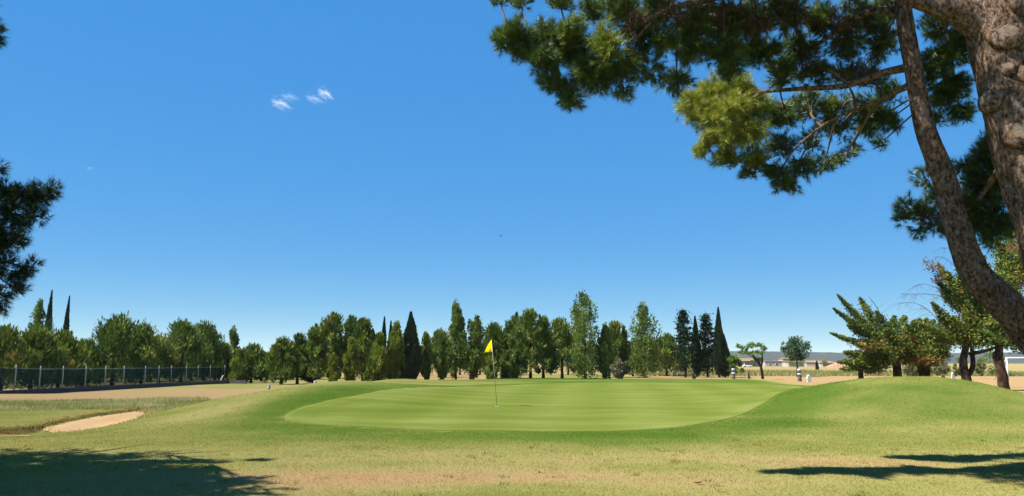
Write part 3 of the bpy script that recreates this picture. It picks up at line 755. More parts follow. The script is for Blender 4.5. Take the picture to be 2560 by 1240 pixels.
# ------------------------------------------------------------------ cedars behind the right mound
def cedar(label, d, trunk, branches, seed, mat='cedar', bark='bark_red', per=95, extra_trunks=(), name='cedar_tree', spread=0.16, brown=None):
    """trunk given as pixels at distance d; each branch (start px, tip px, depth offset, thickness) carries drooping sprays"""
    rng = np.random.default_rng(seed); b = P(trunk[0][0], trunk[0][1], d); b[2] = H(np.array([b[0]]), np.array([b[1]]))[0]
    root = empty(name, b, label, 'tree')
    def tr(path, par, nm):
        pts = [P(q[0], q[1], d + (q[3] if len(q) > 3 else 0)) for q in path]
        if path is trunk: pts[0] = b - np.array((0, 0, .15))
        cp = catmull(pts, 5, False); rr = np.interp(np.linspace(0, len(pts)-1, len(cp)), range(len(pts)), [q[2]/FPX*d/2 for q in path])
        MB().tube(cp, list(rr), 9, wob=lambda p, th, i: .12*mnoise.noise(Vector(p*3))).build(nm, M[bark], root, True)
    tr(trunk, root, 'trunk')
    for e in extra_trunks: tr(e, root, 'limb')
    wood = MB(); C = []; D = []; T = []
    for br in branches:
        (sx_, sy_), (ex, ey), off, fat = br[:4]; fat = fat*1.35; tb = br[4] if len(br) > 4 else 0.45
        p0 = P(sx_, sy_, d + off*0.3); p1 = P(ex, ey, d + off); L = np.linalg.norm(p1 - p0); ax = (p1 - p0)/max(L, .01)
        mid = (p0 + p1)/2 - np.array((0, 0, .06*L)); wood.tube([p0, mid, p1], [.045, .03, .008], 5)
        m = int(per*2.1*L*(.6 + fat)); s = rng.random(m)**0.75
        q = (1-s)[:, None]**2*p0 + (2*s*(1-s))[:, None]*mid + (s**2)[:, None]*p1
        wdt = fat*(0.35 + 0.9*np.sin(np.clip(s*0.95+.05, 0, 1)*math.pi)**.6)*(1.05 - s*.75)
        q = q + rng.normal(size=(m, 3))*wdt[:, None]*np.array((.55, .8, .42))
        C.append(q); D.append(np.tile(ax, (m, 1)) + rng.normal(0, .6, (m, 3))); T.append(np.clip(rng.normal(tb, .12) + rng.normal(0, .14, m), 0, 1))
    C = np.concatenate(C); D = np.concatenate(D); T = np.concatenate(T); sz = 0.19*(.6 + .7*rng.random(len(C)))
    Vv, Ff, Tt = leaf_quads(C, D, sz, sz*.42, T, rng)
    link('crown', mesh_np('crown', Vv, Ff, {'tint': Tt}), M[mat], root); wood.build('branches', M['deadtwig'], root)
    return root, rng

rng = np.random.default_rng(77)
br = [((2215, 860), (2094, 736), 0, .30), ((2205, 840), (2150, 744), .5, .36), ((2210, 850), (2084, 771), -.4, .28), ((2200, 870), (2076, 832), .2, .26), ((2190, 850), (2120, 812), .4, .4),
      ((2225, 830), (2190, 778), 0, .34), ((2230, 850), (2235, 790), .3, .4), ((2235, 850), (2262, 790), -.3, .4), ((2240, 870), (2290, 800), .5, .42),
      ((2215, 890), (2110, 880), 0, .45), ((2215, 895), (2095, 905), -.5, .4), ((2215, 905), (2120, 920), .4, .42), ((2225, 905), (2165, 930), -.4, .38), ((2240, 880), (2300, 860), .5, .45),
      ((2235, 880), (2200, 830), 1.0, .5), ((2225, 880), (2160, 850), -1.0, .5), ((2240, 880), (2260, 840), -1.0, .5, .8), ((2230, 890), (2180, 890), 1.0, .5), ((2240, 890), (2290, 895), -.8, .42, .75), ((2240, 895), (2265, 905), .8, .4),
      ((2225, 870), (2140, 860), -1.2, .45, .7), ((2230, 860), (2215, 820), -1.2, .5), ((2235, 870), (2250, 870), -1.3, .5, .86), ((2230, 885), (2225, 905), -1.3, .45, .7), ((2230, 880), (2190, 870), -1.5, .5)]
root, _ = cedar('windswept cedar with long pointed branches, standing behind the grass mound', 56, [(2242, 946, 22), (2243, 925, 20), (2238, 895, 18), (2230, 860, 13), (2220, 830, 6)], br, 11, per=230)
mb = MB(); mb.tube(catmull([P(2215, 830, 56), P(2200, 785, 56), P(2190, 765, 56), P(2172, 741, 56)], 4, False), list(np.linspace(.05, .012, 13)), 5)
for a, b_ in [((2193, 770), (2210, 760)), ((2186, 758), (2172, 752)), ((2200, 785), (2222, 772))]: mb.tube([P(*a, 56), P(*b_, 56)], [.015, .005], 4)
mb.build('bare_branch', M['deadtwig'], root)
cedar('young cedar with a thin crooked trunk beside the windswept cedar', 58, [(2153, 956, 14), (2152, 935, 12), (2148, 915, 9), (2146, 895, 5)],
      [((2150, 915), (2110, 900), 0, .3), ((2150, 910), (2185, 900), .3, .3), ((2148, 905), (2130, 880), .3, .35), ((2148, 900), (2165, 880), -.3, .3, .7), ((2150, 920), (2100, 922), -.2, .25)], 12)
# ivy clad dark trunk tree
br = [((2312, 900), (2312 + int(60*math.cos(a)), 850 + int(55*math.sin(a))), rng.normal()*.8, .5, (.4 if rng.random() < .7 else .86)) for a in np.linspace(0, 6.28, 22)] \
   + [((2312, 940), (2304 + 16*rng.random(), 885), rng.normal()*.2, .20, .1) for _ in range(8)] + [((2330, 870), (2375, 860), 0, .35, .9), ((2330, 880), (2370, 890), .2, .35, .85), ((2330, 860), (2362, 835), .2, .35)]
cedar('bushy cedar with a thick ivy-clad trunk behind the grass mound', 56, [(2310, 946, 24), (2310, 920, 24), (2314, 890, 18), (2312, 850, 10)], br, 13, per=200)
# big forked cedar behind the leaning pine
def many(cx, cy, tips, off, fat, tb=.45): return [((cx, cy), t, off + rng.normal()*.5, fat, tb + rng.normal()*.05) for t in tips]
br = many(2420, 850, [(2330, 755), (2345, 790), (2300, 812), (2360, 830), (2335, 850)], 0, .38) + many(2425, 780, [(2340, 700), (2355, 735), (2370, 680), (2395, 650), (2380, 720), (2345, 660)], .2, .38, .5) \
   + many(2440, 800, [(2500, 720), (2520, 780), (2480, 690), (2500, 830), (2460, 640), (2440, 610), (2530, 740)], .3, .45, .45) + many(2430, 860, [(2470, 850), (2400, 810), (2450, 800), (2380, 790), (2410, 770), (2440, 740)], -.6, .5, .42) \
   + many(2430, 720, [(2400, 690), (2450, 690), (2420, 640), (2470, 660)], -.3, .45, .5)
root, _ = cedar('tall forked cedar with bare drooping twigs behind the leaning pine trunk', 52, [(2421, 966, 24), (2415, 940, 21), (2408, 910, 19), (2412, 880, 16), (2425, 820, 13), (2432, 740, 9), (2440, 640, 4)], br, 14, per=190,
      extra_trunks=[[(2420, 940, 12), (2432, 915, 12), (2430, 880, 10), (2428, 850, 7)], [(2424, 885, 10), (2470, 875, 8), (2500, 862, 4)]])
rr2 = np.random.default_rng(3); mb = MB()
def twigs(path, n, d, r0=.03):
    pts = catmull([P(x, y, d) for x, y in path], 6, False); mb.tube(pts, list(np.linspace(r0, .006, len(pts))), 5)
    for k in range(n):
        i = rr2.integers(len(pts)//4, len(pts)); p = pts[i]; a = np.array((rr2.normal()*.5 - .15, rr2.normal()*.3, -.25 - .4*rr2.random()))
        mb.tube([p, p + a*.45 + np.array((0, 0, .08)), p + a], [.008, .006, .003], 4)
twigs([(2400, 850), (2360, 815), (2320, 775), (2285, 757), (2250, 757)], 26, 51.5); twigs([(2410, 800), (2360, 745), (2320, 735), (2275, 735), (2256, 733)], 26, 51.2); twigs([(2400, 770), (2350, 725), (2310, 710), (2285, 715)], 16, 51.8, .02)
twigs([(2420, 700), (2370, 650), (2340, 640)], 10, 52, .02); twigs([(2430, 660), (2380, 625), (2350, 618)], 10, 52, .02); twigs([(2420, 880), (2380, 862), (2350, 856)], 10, 51.5, .02)
mb.build('bare_branches', M['deadtwig'], root)
def browns(root, lst, d, seed):
    rg = np.random.default_rng(seed); C = []; D = []; T = []
    for x, y, rx, ry, m in lst:
        q, dd = ball(m, rg, .1); C.append(P(x, y, d) + q*np.array((rx, (rx+ry)/2, ry))/FPX*d); D.append(dd + np.array((-.4, 0, .6))); T.append(np.clip(rg.normal(.5, .25, m), 0, 1))
    C = np.concatenate(C); D = np.concatenate(D); T = np.concatenate(T); sz = .22*(.6 + .7*rg.random(len(C)))
    Vv, Ff, Tt = leaf_quads(C, D, sz, sz*.3, T, rg); tag(link('dry_sprays', mesh_np('dry_sprays', Vv, Ff, {'tint': Tt}), M['brown_spray'], root), 'patches of dead brown foliage')
browns(root, [(2335, 670, 22, 22, 170), (2315, 655, 12, 14, 60), (2355, 690, 18, 14, 90), (2415, 855, 25, 10, 120), (2445, 835, 22, 8, 70), (2400, 730, 18, 10, 50), (2345, 700, 20, 10, 80)], 51.6, 4)
br = many(2530, 800, [(2480, 770), (2490, 830), (2560, 780), (2590, 830), (2470, 810), (2540, 720), (2600, 750), (2500, 740)], 0, .5) + many(2540, 700, [(2500, 650), (2490, 600), (2550, 600), (2590, 650), (2520, 560), (2480, 690), (2570, 690), (2600, 590)], .3, .5, .55) \
   + many(2515, 850, [(2450, 830), (2440, 850), (2560, 850), (2590, 880), (2540, 830), (2480, 850)], -.2, .42, .4)
root, _ = cedar('tall cedar with orange dead patches and a leaning trunk near the goal frame', 44, [(2512, 976, 26), (2505, 940, 24), (2497, 900, 20), (2500, 850, 17), (2520, 770, 14), (2540, 680, 9), (2545, 590, 4)], br, 15, per=200,
      extra_trunks=[[(2500, 925, 12), (2488, 900, 10), (2486, 880, 8)]])
browns(root, [(2550, 690, 26, 30, 260), (2545, 720, 18, 20, 120), (2530, 620, 30, 20, 90), (2560, 750, 20, 15, 70)], 43.5, 6)

# ------------------------------------------------------------------ near pines
def needle_crown(root, clumps, seed, mat, needle=0.125, nper=24, width=0.0058, wood='twig', nm='needles', fine=True):
    """clumps: (centre, (rx, ry, rz), anchor, number of shoots, tufts per shoot, tint)"""
    rng = np.random.default_rng(seed); TC = []; TD = []; TT = []; wv = []; wf = []; base = 0
    for (c, r, anc, ns, tps, tint) in clumps:
        c = np.array(c); r = np.array(r); anc = np.array(anc)
        back = anc - c; bl = np.linalg.norm(back); rootp = c + back/max(bl, .01)*min(bl*.75, 0.9*np.mean(r))
        pts = [anc, (anc + rootp)/2 + rng.normal(0, .04, 3) + np.array((0, 0, .04*bl)), rootp]
        V_, F_ = tube_vf(catmull(pts, 4, False), list(np.linspace(.024, .012, 9)), 5, False); wv.append(np.array(V_)); wf.append(np.array(F_) + base); base += len(V_)
        q, _ = ball(ns, rng, 0.35); ends = c + q*r
        for e in ends:
            st = rootp + (c - rootp)*rng.random()*.7
            m_ = (st + e)/2 + rng.normal(0, .05, 3)*np.linalg.norm(e - st)*1.6 - np.array((0, 0, .03))
            if fine: V_, F_ = tube_vf([st, m_, e], [.008, .006, .003], 4, False); wv.append(np.array(V_)); wf.append(np.array(F_) + base); base += len(V_)
            k = max(2, int(tps*(.6 + .8*rng.random()))); s = 0.35 + 0.65*rng.random((k, 1))**.7
            ptc = (1-s)**2*st + 2*s*(1-s)*m_ + s*s*e; ax = unit((e - st)[None, :])
            ptc = ptc + rng.normal(0, .04, (k, 3))
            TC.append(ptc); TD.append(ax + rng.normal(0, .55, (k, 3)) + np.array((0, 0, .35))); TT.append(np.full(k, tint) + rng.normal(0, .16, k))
    TC = np.concatenate(TC); TD = unit(np.concatenate(TD)); TT = np.concatenate(TT)
    n = len(TC); N = n*nper
    c = np.repeat(TC, nper, 0); d = np.repeat(TD, nper, 0); along = rng.random((N, 1))*.05
    c = c + d*along; d = unit(d*0.9 + rng.normal(0, .42, (N, 3)))
    L = needle*(.7 + .5*rng.random((N, 1))); R = unit(np.cross(d, rng.normal(size=(N, 3))))*width/2
    V = np.stack([c - R, c + R, c + d*L], 1).reshape(-1, 3); Fq = np.arange(3*N).reshape(-1, 3)
    tint = np.repeat(np.clip(np.repeat(TT, nper) + rng.normal(0, .08, N), 0, 1), 3)
    tag(link(nm, mesh_np(nm, V, Fq, {'tint': tint}), M[mat], root), kind='stuff')
    tag(link('twigs', mesh_np('twigs', np.concatenate(wv), np.concatenate(wf), None, True), M[wood], root), kind='stuff')
    return N

def bark_wob(amp, sc):
    def f(p, th, i):
        q = Vector((p[0]*sc, p[1]*sc, p[2]*sc*.45))
        w = q + Vector((mnoise.noise(q*.8), mnoise.noise(q*.8 + Vector((7, 1, 3))), 0))*.9
        v = mnoise.voronoi(w*1.7)[0]; e = min(1.0, (v[1] - v[0])*2.0)
        return amp*.35*(e - .5) + amp*.9*mnoise.noise(q*.3) + amp*.55*mnoise.noise(q*1.1) + amp*.35*mnoise.noise(q*3.1)
    return f
def big_trunk(nm, root, path, n=56, sub=18, mat='bark_near', amp=.07, sc=9):
    """path rows: px, py, width px, distance"""
    pts = [P(a[0], a[1], a[3]) for a in path]; cp = catmull(pts, sub, False)
    rr = np.interp(np.linspace(0, len(pts)-1, len(cp)), range(len(pts)), [a[2]/FPX*a[3]/2 for a in path])
    MB().tube(cp, list(rr), n, wob=bark_wob(amp, sc)).build(nm, M[mat], root, True)
    return cp, rr

def pix_clumps(lst, limb_pts, rng, shoots=50, tufts=8):
    out = []
    lp = np.array(limb_pts)
    for c in lst:
        px, py, rx, ry, d = c[:5]; dens = c[5] if len(c) > 5 else 1.0; tint = c[6] if len(c) > 6 else .36
        p = P(px, py, d); r = (rx/FPX*d, max(rx, ry)/FPX*d*.9, ry/FPX*d)
        dist = np.maximum(np.linalg.norm(lp - p, axis=1), .12) + np.abs(lp[:, 0] < p[0] - .1)*.8; a = lp[np.argmin(dist)]
        vol = (rx*ry/3500.)**.8
        out.append((p, r, a, max(5, int(shoots*vol*dens)), tufts, tint))
    return out

rngN = np.random.default_rng(2024)
# --- leaning pine
g0 = P(2862, 1190, 10.4); g0z = float(H(np.array([g0[0]]), np.array([g0[1]]))[0])
pineA = empty('pine_tree', (g0[0], g0[1], g0z), 'pine with a slim curved leaning trunk and a canopy reaching over the lawn', 'tree')
pathA = [(2885, 1222, 140, 10.4), (2840, 1150, 112, 10.4), (2690, 960, 96, 10.4), (2560, 812, 86, 10.3), (2497, 745, 79, 10.3), (2434, 676, 68, 10.3), (2391, 560, 60, 10.3), (2362, 450, 56, 10.3), (2317, 335, 50, 10.3),
         (2297, 250, 46, 10.3), (2280, 150, 43, 10.3), (2262, 50, 41, 10.3), (2250, -80, 38, 10.4), (2232, -300, 31, 10.4), (2215, -540, 18, 10.5)]
cpA, rrA = big_trunk('trunk', pineA, pathA)
def limb(root, path, nm='limb', n=14):
    return big_trunk(nm, root, [(a, b, c*(.8 if c < 60 else 1), d) for a, b, c, d in path], n, 8, 'bark_near', .06, 14)[0]
L1 = limb(pineA, [(2275, 168, 30, 10.3), (2205, 183, 24, 10.5), (2115, 214, 20, 10.8), (2000, 222, 15, 11.3), (1900, 230, 11, 11.7), (1820, 245, 7, 12.0)])
L1b = limb(pineA, [(2120, 212, 13, 10.8), (2060, 170, 11, 11.2), (1990, 190, 8, 11.6), (1930, 215, 6, 12.0)])
L2 = limb(pineA, [(2250, -130, 40, 10.4), (2080, -90, 34, 10.3), (1880, -30, 28, 10.2), (1700, 15, 22, 10.2), (1590, 60, 17, 10.2), (1480, 110, 12, 10.3), (1360, 120, 7, 10.3), (1270, 95, 4, 10.3)])
L2b = limb(pineA, [(1640, 40, 13, 10.2), (1570, 115, 10, 10.3), (1500, 170, 7, 10.3), (1440, 220, 4, 10.3)])
L3 = limb(pineA, [(2268, 30, 26, 10.4), (2170, 30, 20, 10.6), (2090, 80, 15, 10.9), (2010, 130, 11, 11.2), (1930, 160, 7, 11.5)])
L4 = limb(pineA, [(2288, 200, 16, 10.4), (2200, 250, 12, 11.0), (2080, 300, 9, 11.6), (1990, 370, 6, 12.0), (1950, 430, 4, 12.1)])
L5 = limb(pineA, [(2240, -240, 30, 10.4), (2000, -330, 24, 10.5), (1750, -300, 16, 10.6), (1560, -220, 8, 10.6)])
L6 = limb(pineA, [(2255, -60, 20, 10.4), (2330, -10, 16, 11.3), (2370, 90, 12, 12.2), (2385, 190, 7, 12.6)])
limA = [q for L in (L1, L1b, L2, L2b, L3, L4, L5, L6) for q in L]
cl = [
 # outer left sprays
 (1262, 92, 34, 36, 10.3, 1.2), (1310, 120, 40, 36, 10.4, 1.2), (1300, 75, 36, 26, 10.2, 1.0), (1365, 90, 50, 40, 10.4, 1.2), (1360, 150, 40, 36, 10.2, 1.2), (1430, 70, 40, 30, 10.1, 1.0, .5), (1430, 125, 60, 50, 10.5, 1.3),
 (1390, 205, 50, 34, 10.4, 1.1), (1425, 250, 34, 24, 10.3, 1.1), (1480, 185, 60, 44, 10.3, 1.2), (1520, 110, 46, 60, 9.9, 1.0, .62), (1500, 215, 46, 24, 10.5, .8), (1560, 175, 60, 44, 10.4, 1.0), (1560, 225, 34, 16, 10.3, .7),
 (1250, 0, 26, 8, 10.5, 1.0), (1310, 4, 40, 10, 10.6, 1.0), (1400, 0, 50, 18, 10.4, 1.0), (1470, 25, 46, 30, 10.5, 1.0), (1550, 20, 60, 40, 10.2, 1.1), (1600, 80, 60, 50, 10.5, 1.2), (1640, 20, 60, 40, 10.4, 1.2),
 (1660, 110, 50, 40, 10.3, .8, .45), (1640, 190, 50, 26, 10.6, .5), (1600, 150, 46, 34, 10.6, .6), (1690, 205, 40, 28, 10.9, 1.1), (1740, 60, 64, 60, 10.4, 1.3), (1740, 130, 50, 40, 10.5, 1.3), (1810, 60, 66, 60, 10.6, 1.4), (1810, 135, 56, 36, 10.5, 1.4),
 (1880, 50, 60, 60, 10.7, 1.3), (1900, 125, 60, 44, 10.9, 1.2), (1960, 40, 60, 60, 10.8, 1.2, .4), (2000, 120, 56, 50, 11.2, 1.0), (2050, 50, 60, 60, 11.1, 1.0, .4), (2110, 110, 60, 54, 11.2, 1.0), (2150, 40, 60, 60, 11.1, 1.0), (2200, 110, 46, 60, 11.2, 1.0), (2210, 30, 40, 50, 11.3, .9),
 (1830, 175, 50, 20, 10.8, 1.0), (1950, 180, 50, 40, 11.2, 1.1), (2030, 190, 50, 40, 11.4, .9), (2110, 180, 46, 34, 11.3, .8), (2180, 190, 40, 34, 11.3, .8),
 # mass farther out, its sunlight painted in as a lighter, yellower tint
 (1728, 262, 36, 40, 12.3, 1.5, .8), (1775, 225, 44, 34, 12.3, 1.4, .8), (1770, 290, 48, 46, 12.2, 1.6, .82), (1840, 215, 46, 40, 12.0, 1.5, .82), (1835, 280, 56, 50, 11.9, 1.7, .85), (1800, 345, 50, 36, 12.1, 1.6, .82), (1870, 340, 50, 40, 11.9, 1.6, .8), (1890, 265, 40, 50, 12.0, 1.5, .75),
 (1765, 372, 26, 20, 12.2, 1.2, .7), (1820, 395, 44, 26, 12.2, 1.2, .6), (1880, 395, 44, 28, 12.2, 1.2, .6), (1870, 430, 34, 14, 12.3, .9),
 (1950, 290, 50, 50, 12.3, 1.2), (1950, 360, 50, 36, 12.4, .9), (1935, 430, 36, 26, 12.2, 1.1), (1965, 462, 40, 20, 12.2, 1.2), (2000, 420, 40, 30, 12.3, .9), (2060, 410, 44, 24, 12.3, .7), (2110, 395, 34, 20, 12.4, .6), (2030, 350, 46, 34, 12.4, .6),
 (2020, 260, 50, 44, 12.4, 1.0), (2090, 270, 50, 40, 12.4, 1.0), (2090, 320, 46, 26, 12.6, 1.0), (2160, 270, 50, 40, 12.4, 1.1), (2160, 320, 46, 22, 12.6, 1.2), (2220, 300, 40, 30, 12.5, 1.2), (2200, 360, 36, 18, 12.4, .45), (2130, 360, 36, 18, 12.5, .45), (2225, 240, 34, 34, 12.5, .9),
 # behind the stem
 (2340, 60, 46, 60, 12.2, 1.0), (2350, 150, 46, 50, 12.4, 1.2), (2390, 110, 40, 60, 12.4, 1.2), (2390, 220, 44, 44, 12.6, 1.4), (2350, 250, 40, 34, 12.6, 1.3), (2400, 280, 40, 28, 12.6, 1.2), (2340, 300, 26, 18, 12.5, .8), (2320, 190, 30, 40, 12.5, 1.0),
]
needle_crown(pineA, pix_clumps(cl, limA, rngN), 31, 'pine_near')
# dead brown needles hanging in the shaded inside of the crown
dead = [(1690, 40, 60, 40, 10.0, .35, .4), (1790, 30, 70, 40, 10.2, .4, .4), (1880, 60, 60, 50, 10.4, .4, .4), (1990, 50, 70, 50, 10.6, .4, .4), (2090, 60, 60, 50, 10.8, .35, .4), (2010, 150, 50, 40, 10.9, .3, .3), (1580, 60, 40, 40, 10.0, .25, .4), (2150, 160, 50, 50, 11.0, .3, .3)]
needle_crown(pineA, pix_clumps(dead, limA, rngN), 37, 'dead_needle', nm='dead_needles', nper=9, wood='deadtwig')
# unseen canopy above the frame, added to shade the crown and the lawn
hid = [(rngN.uniform(1560, 2420), rngN.uniform(-420, -70), 95, 70, rngN.uniform(9.3, 10.4), .6) for _ in range(28)] \
    + [(rngN.uniform(1900, 2520), rngN.uniform(-330, -60), 90, 70, rngN.uniform(11.4, 12.6), .6) for _ in range(18)] \
    + [(1280 + FPX*rngN.uniform(1.2, 4.2)/9.0, rngN.uniform(-560, -300), 100, 70, rngN.uniform(8.3, 9.3), .6) for _ in range(12)]
needle_crown(pineA, pix_clumps(hid, limA, rngN, 30, 9), 34, 'pine_near', needle=.14, nper=7, width=.017, fine=False)

# --- thick pine with pruned stubs
g1 = P(2830, 1236, 9.0); g1z = float(H(np.array([g1[0]]), np.array([g1[1]]))[0])
pineB = empty('pine_tree', (g1[0], g1[1], g1z), 'pine with a thick upright trunk covered in pale pruned stubs', 'tree')
pathB = [(2850, 1262, 230, 9.0), (2825, 1200, 190, 9.0), (2750, 960, 160, 9.0), (2675, 760, 150, 9.0), (2616, 560, 145, 9.0), (2573, 420, 142, 9.0), (2541, 300, 142, 9.0), (2516, 180, 142, 9.0), (2499, 90, 150, 9.0), (2496, 20, 145, 9.0), (2508, -100, 125, 9.0), (2520, -300, 95, 9.1), (2515, -520, 60, 9.2)]
cpB, rrB = big_trunk('trunk', pineB, pathB, 64, 18, 'bark_near', .07, 8)
LB = limb(pineB, [(2500, 110, 110, 9.0), (2440, 55, 84, 9.0), (2375, 22, 64, 9.0), (2300, 2, 56, 9.1), (2220, -35, 46, 9.2), (2120, -110, 34, 9.3)], n=30)
LB2 = limb(pineB, [(2560, 330, 40, 9.2), (2520, 380, 26, 10.4), (2480, 450, 18, 11.4), (2420, 520, 12, 11.8), (2320, 545, 6, 11.9), (2260, 548, 3, 11.9)])
LB3 = limb(pineB, [(2560, 330, 26, 9.4), (2510, 340, 20, 10.6), (2480, 380, 10, 11.6)])
LB4 = limb(pineB, [(2540, -200, 40, 9.2), (2640, -260, 26, 9.6), (2760, -300, 12, 10)])
limB = list(LB2) + list(LB3); limBtop = list(LB4) + list(LB[-8:])
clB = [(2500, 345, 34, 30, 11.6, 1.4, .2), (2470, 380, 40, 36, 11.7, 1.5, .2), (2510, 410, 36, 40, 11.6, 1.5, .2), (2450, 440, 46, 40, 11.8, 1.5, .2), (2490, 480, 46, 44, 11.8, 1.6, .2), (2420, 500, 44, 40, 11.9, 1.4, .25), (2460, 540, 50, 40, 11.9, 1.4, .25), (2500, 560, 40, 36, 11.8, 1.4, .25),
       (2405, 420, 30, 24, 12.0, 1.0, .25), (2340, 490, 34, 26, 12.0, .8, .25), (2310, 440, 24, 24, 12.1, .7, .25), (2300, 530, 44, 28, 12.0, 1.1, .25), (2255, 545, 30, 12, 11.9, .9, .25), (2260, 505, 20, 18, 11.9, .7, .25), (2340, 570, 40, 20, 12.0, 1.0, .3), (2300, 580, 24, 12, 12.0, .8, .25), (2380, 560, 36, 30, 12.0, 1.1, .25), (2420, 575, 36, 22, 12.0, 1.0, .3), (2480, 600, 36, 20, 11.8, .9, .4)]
needle_crown(pineB, pix_clumps(clB, limB, rngN), 32, 'pine_near')
needle_crown(pineB, pix_clumps([(rngN.uniform(2300, 2850), rngN.uniform(-500, -120), 100, 75, rngN.uniform(9.2, 11.5), .5) for _ in range(26)], limBtop, rngN, 30, 9), 35, 'pine_near', needle=.14, nper=7, width=.017, fine=False)
# pruned stubs
for px, py, r, dz in [(2515, 28, 30, 0), (2475, 108, 27, 0), (2536, 208, 24, 0), (2458, 246, 25, 0), (2484, 190, 13, 0), (2512, 342, 26, 0), (2556, 405, 20, 0)]:
    i = int(np.argmin([abs(P(px, py, 9)[2] - q[2]) for q in cpB])); c = cpB[i]; R = rrB[i]; tpt = P(px, py, 9.0)
    off = float(np.clip((tpt[0] - c[0])/R, -.98, .98)); n_ = np.array((off, -math.sqrt(1 - off*off), 0)); n_ = unit(n_ + np.array((0, 0, .18)))
    s = .82*r/FPX*9; p0 = c + n_*(R - .025); p0[2] = tpt[2] - .02
    prof = [(-.01, 2.1), (.03, 1.75), (.05, 1.4), (.066, 1.12), (.072, .9)]
    st = MB().tube([p0 + n_*a for a, _ in prof], [s*k for _, k in prof], 22, wob=bark_wob(.07, 14)).build('pruned_stub', M['bark_near'], pineB, True)
    e = p0 + n_*.072; ph = px*.1
    MB().tube([e - n_*.02, e - n_*.002, e + n_*.003, e + n_*.006, e + n_*.007], [s*.9, s*.9, s*.8, s*.45, s*.1], 22, wob=lambda p, th, i: .09*math.sin(th*2 + ph) + .05*math.sin(th*5 + ph*2)).build('cut_face', M['cutwood'], st)

# --- pine at the other side whose shade lies on the lawn
g2 = np.array((-11.8, 11.8)); g2z = float(H(g2[:1], g2[1:])[0])
pineC = empty('pine_tree', (g2[0], g2[1], g2z), 'dark pine with shaggy drooping sprays beside the shaded lawn', 'tree')
def wtrunk(root, nm, pts, rr, n=22):
    cp = catmull([np.array(p, float) for p in pts], 8, False); r2 = np.interp(np.linspace(0, len(pts)-1, len(cp)), range(len(pts)), rr)
    MB().tube(cp, list(r2), n, wob=bark_wob(.07, 9)).build(nm, M['bark_near'], root, True); return cp
tc = wtrunk(pineC, 'trunk', [(-11.8, 11.8, g2z-.1), (-11.75, 11.8, .6), (-11.6, 11.75, 2.2), (-11.5, 11.7, 4.2), (-11.45, 11.7, 6.5), (-11.4, 11.7, 8.4)], [.34, .27, .24, .2, .13, .05])
limC = []
for z0, a, L in [(2.6, 0.1, 2.6), (3.4, -.4, 2.9), (3.5, .3, 3.0), (5.2, -.2, 3.1), (6.2, .2, 2.1), (3.6, 1.4, 2.4), (4.4, -1.4, 2.2), (5.4, 1.3, 2.4), (6.4, -1.2, 1.9), (4.0, 3.0, 2.6), (5.6, 2.6, 2.4), (5.0, -2.5, 2.4), (7.2, .6, 1.8)]:
    p = np.array((-11.5, 11.7, z0)); q = p + np.array((math.cos(a)*L, math.sin(a)*L, .25*L)); m_ = (p + q)/2 + np.array((0, 0, .15))
    limC += wtrunk(pineC, 'limb', [p, m_, q], [.08, .05, .015], 8)
clC = pix_clumps([(20, 480, 40, 36, 11.7, 1.5, .3), (60, 480, 40, 30, 11.7, 1.4, .3), (100, 490, 36, 34, 11.7, 1.3, .3), (128, 470, 20, 36, 11.7, 1.2, .3), (90, 540, 34, 24, 11.7, 1.2, .3), (40, 540, 44, 40, 11.7, 1.6, .3), (10, 590, 40, 36, 11.7, 1.5, .3), (45, 600, 30, 24, 11.7, 1.1, .3),
    (5, 660, 36, 30, 11.7, 1.4, .3), (45, 680, 34, 26, 11.7, 1.3, .3), (76, 668, 22, 22, 11.7, 1.2, .3), (30, 715, 36, 18, 11.7, 1.1, .3), (0, 750, 26, 40, 11.7, 1.2, .3), (-10, 430, 20, 20, 11.7, 1.0, .3), (-40, 600, 50, 90, 11.7, 1.2, .3), (-30, 500, 50, 60, 11.7, 1.2, .3), (-60, 760, 50, 50, 11.7, 1.0, .3)], limC, rngN, 30, 9)
q_ = P(-16, 85, 11.7); clC.append((q_, (.12, .2, .26), q_ + np.array((-.7, 0, .12)), 22, 10, .3))
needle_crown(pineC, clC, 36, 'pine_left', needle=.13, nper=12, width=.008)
clC = []
lc = np.array(limC)
for k in range(190):
    q, _ = ball(1, rngN, .15); q = q[0]; c = np.array((-11.4, 9.6, 5.4)) + q*np.array((3.5, 4.3, 2.9))
    zf = 1 - max(0, (c[2] - 6.4)/2.6)*.55; c[0] = -11.5 + (c[0] + 11.5)*zf; c[1] = 9.6 + (c[1] - 9.6)*zf; c[0] += .34*(10.8 - c[1])
    pxc = 1280 + FPX*c[0]/c[1]; pyc = HORIZON - FPX*(c[2] - EYE)/c[1]
    if pxc > -170 and -400 < pyc < 900: c[0] -= (pxc + 170)/FPX*c[1]
    clC.append((c, (.68, .68, .5), lc[np.argmin(np.linalg.norm(lc - c, axis=1))], 20, 7, .3))
for k in range(62):  # extra unseen clumps, added to fill out the shade on the lawn
    d_ = rngN.uniform(7.2, 10.4); c = np.array((rngN.uniform(-9.2, -.80*d_ - .25), d_, rngN.uniform(4.2, 6.8)))
    clC.append((c, (.6, .6, .42), lc[np.argmin(np.linalg.norm(lc - c, axis=1))], 20, 7, .3))
needle_crown(pineC, clC, 33, 'pine_left', needle=.17, nper=8, width=.028, fine=False)

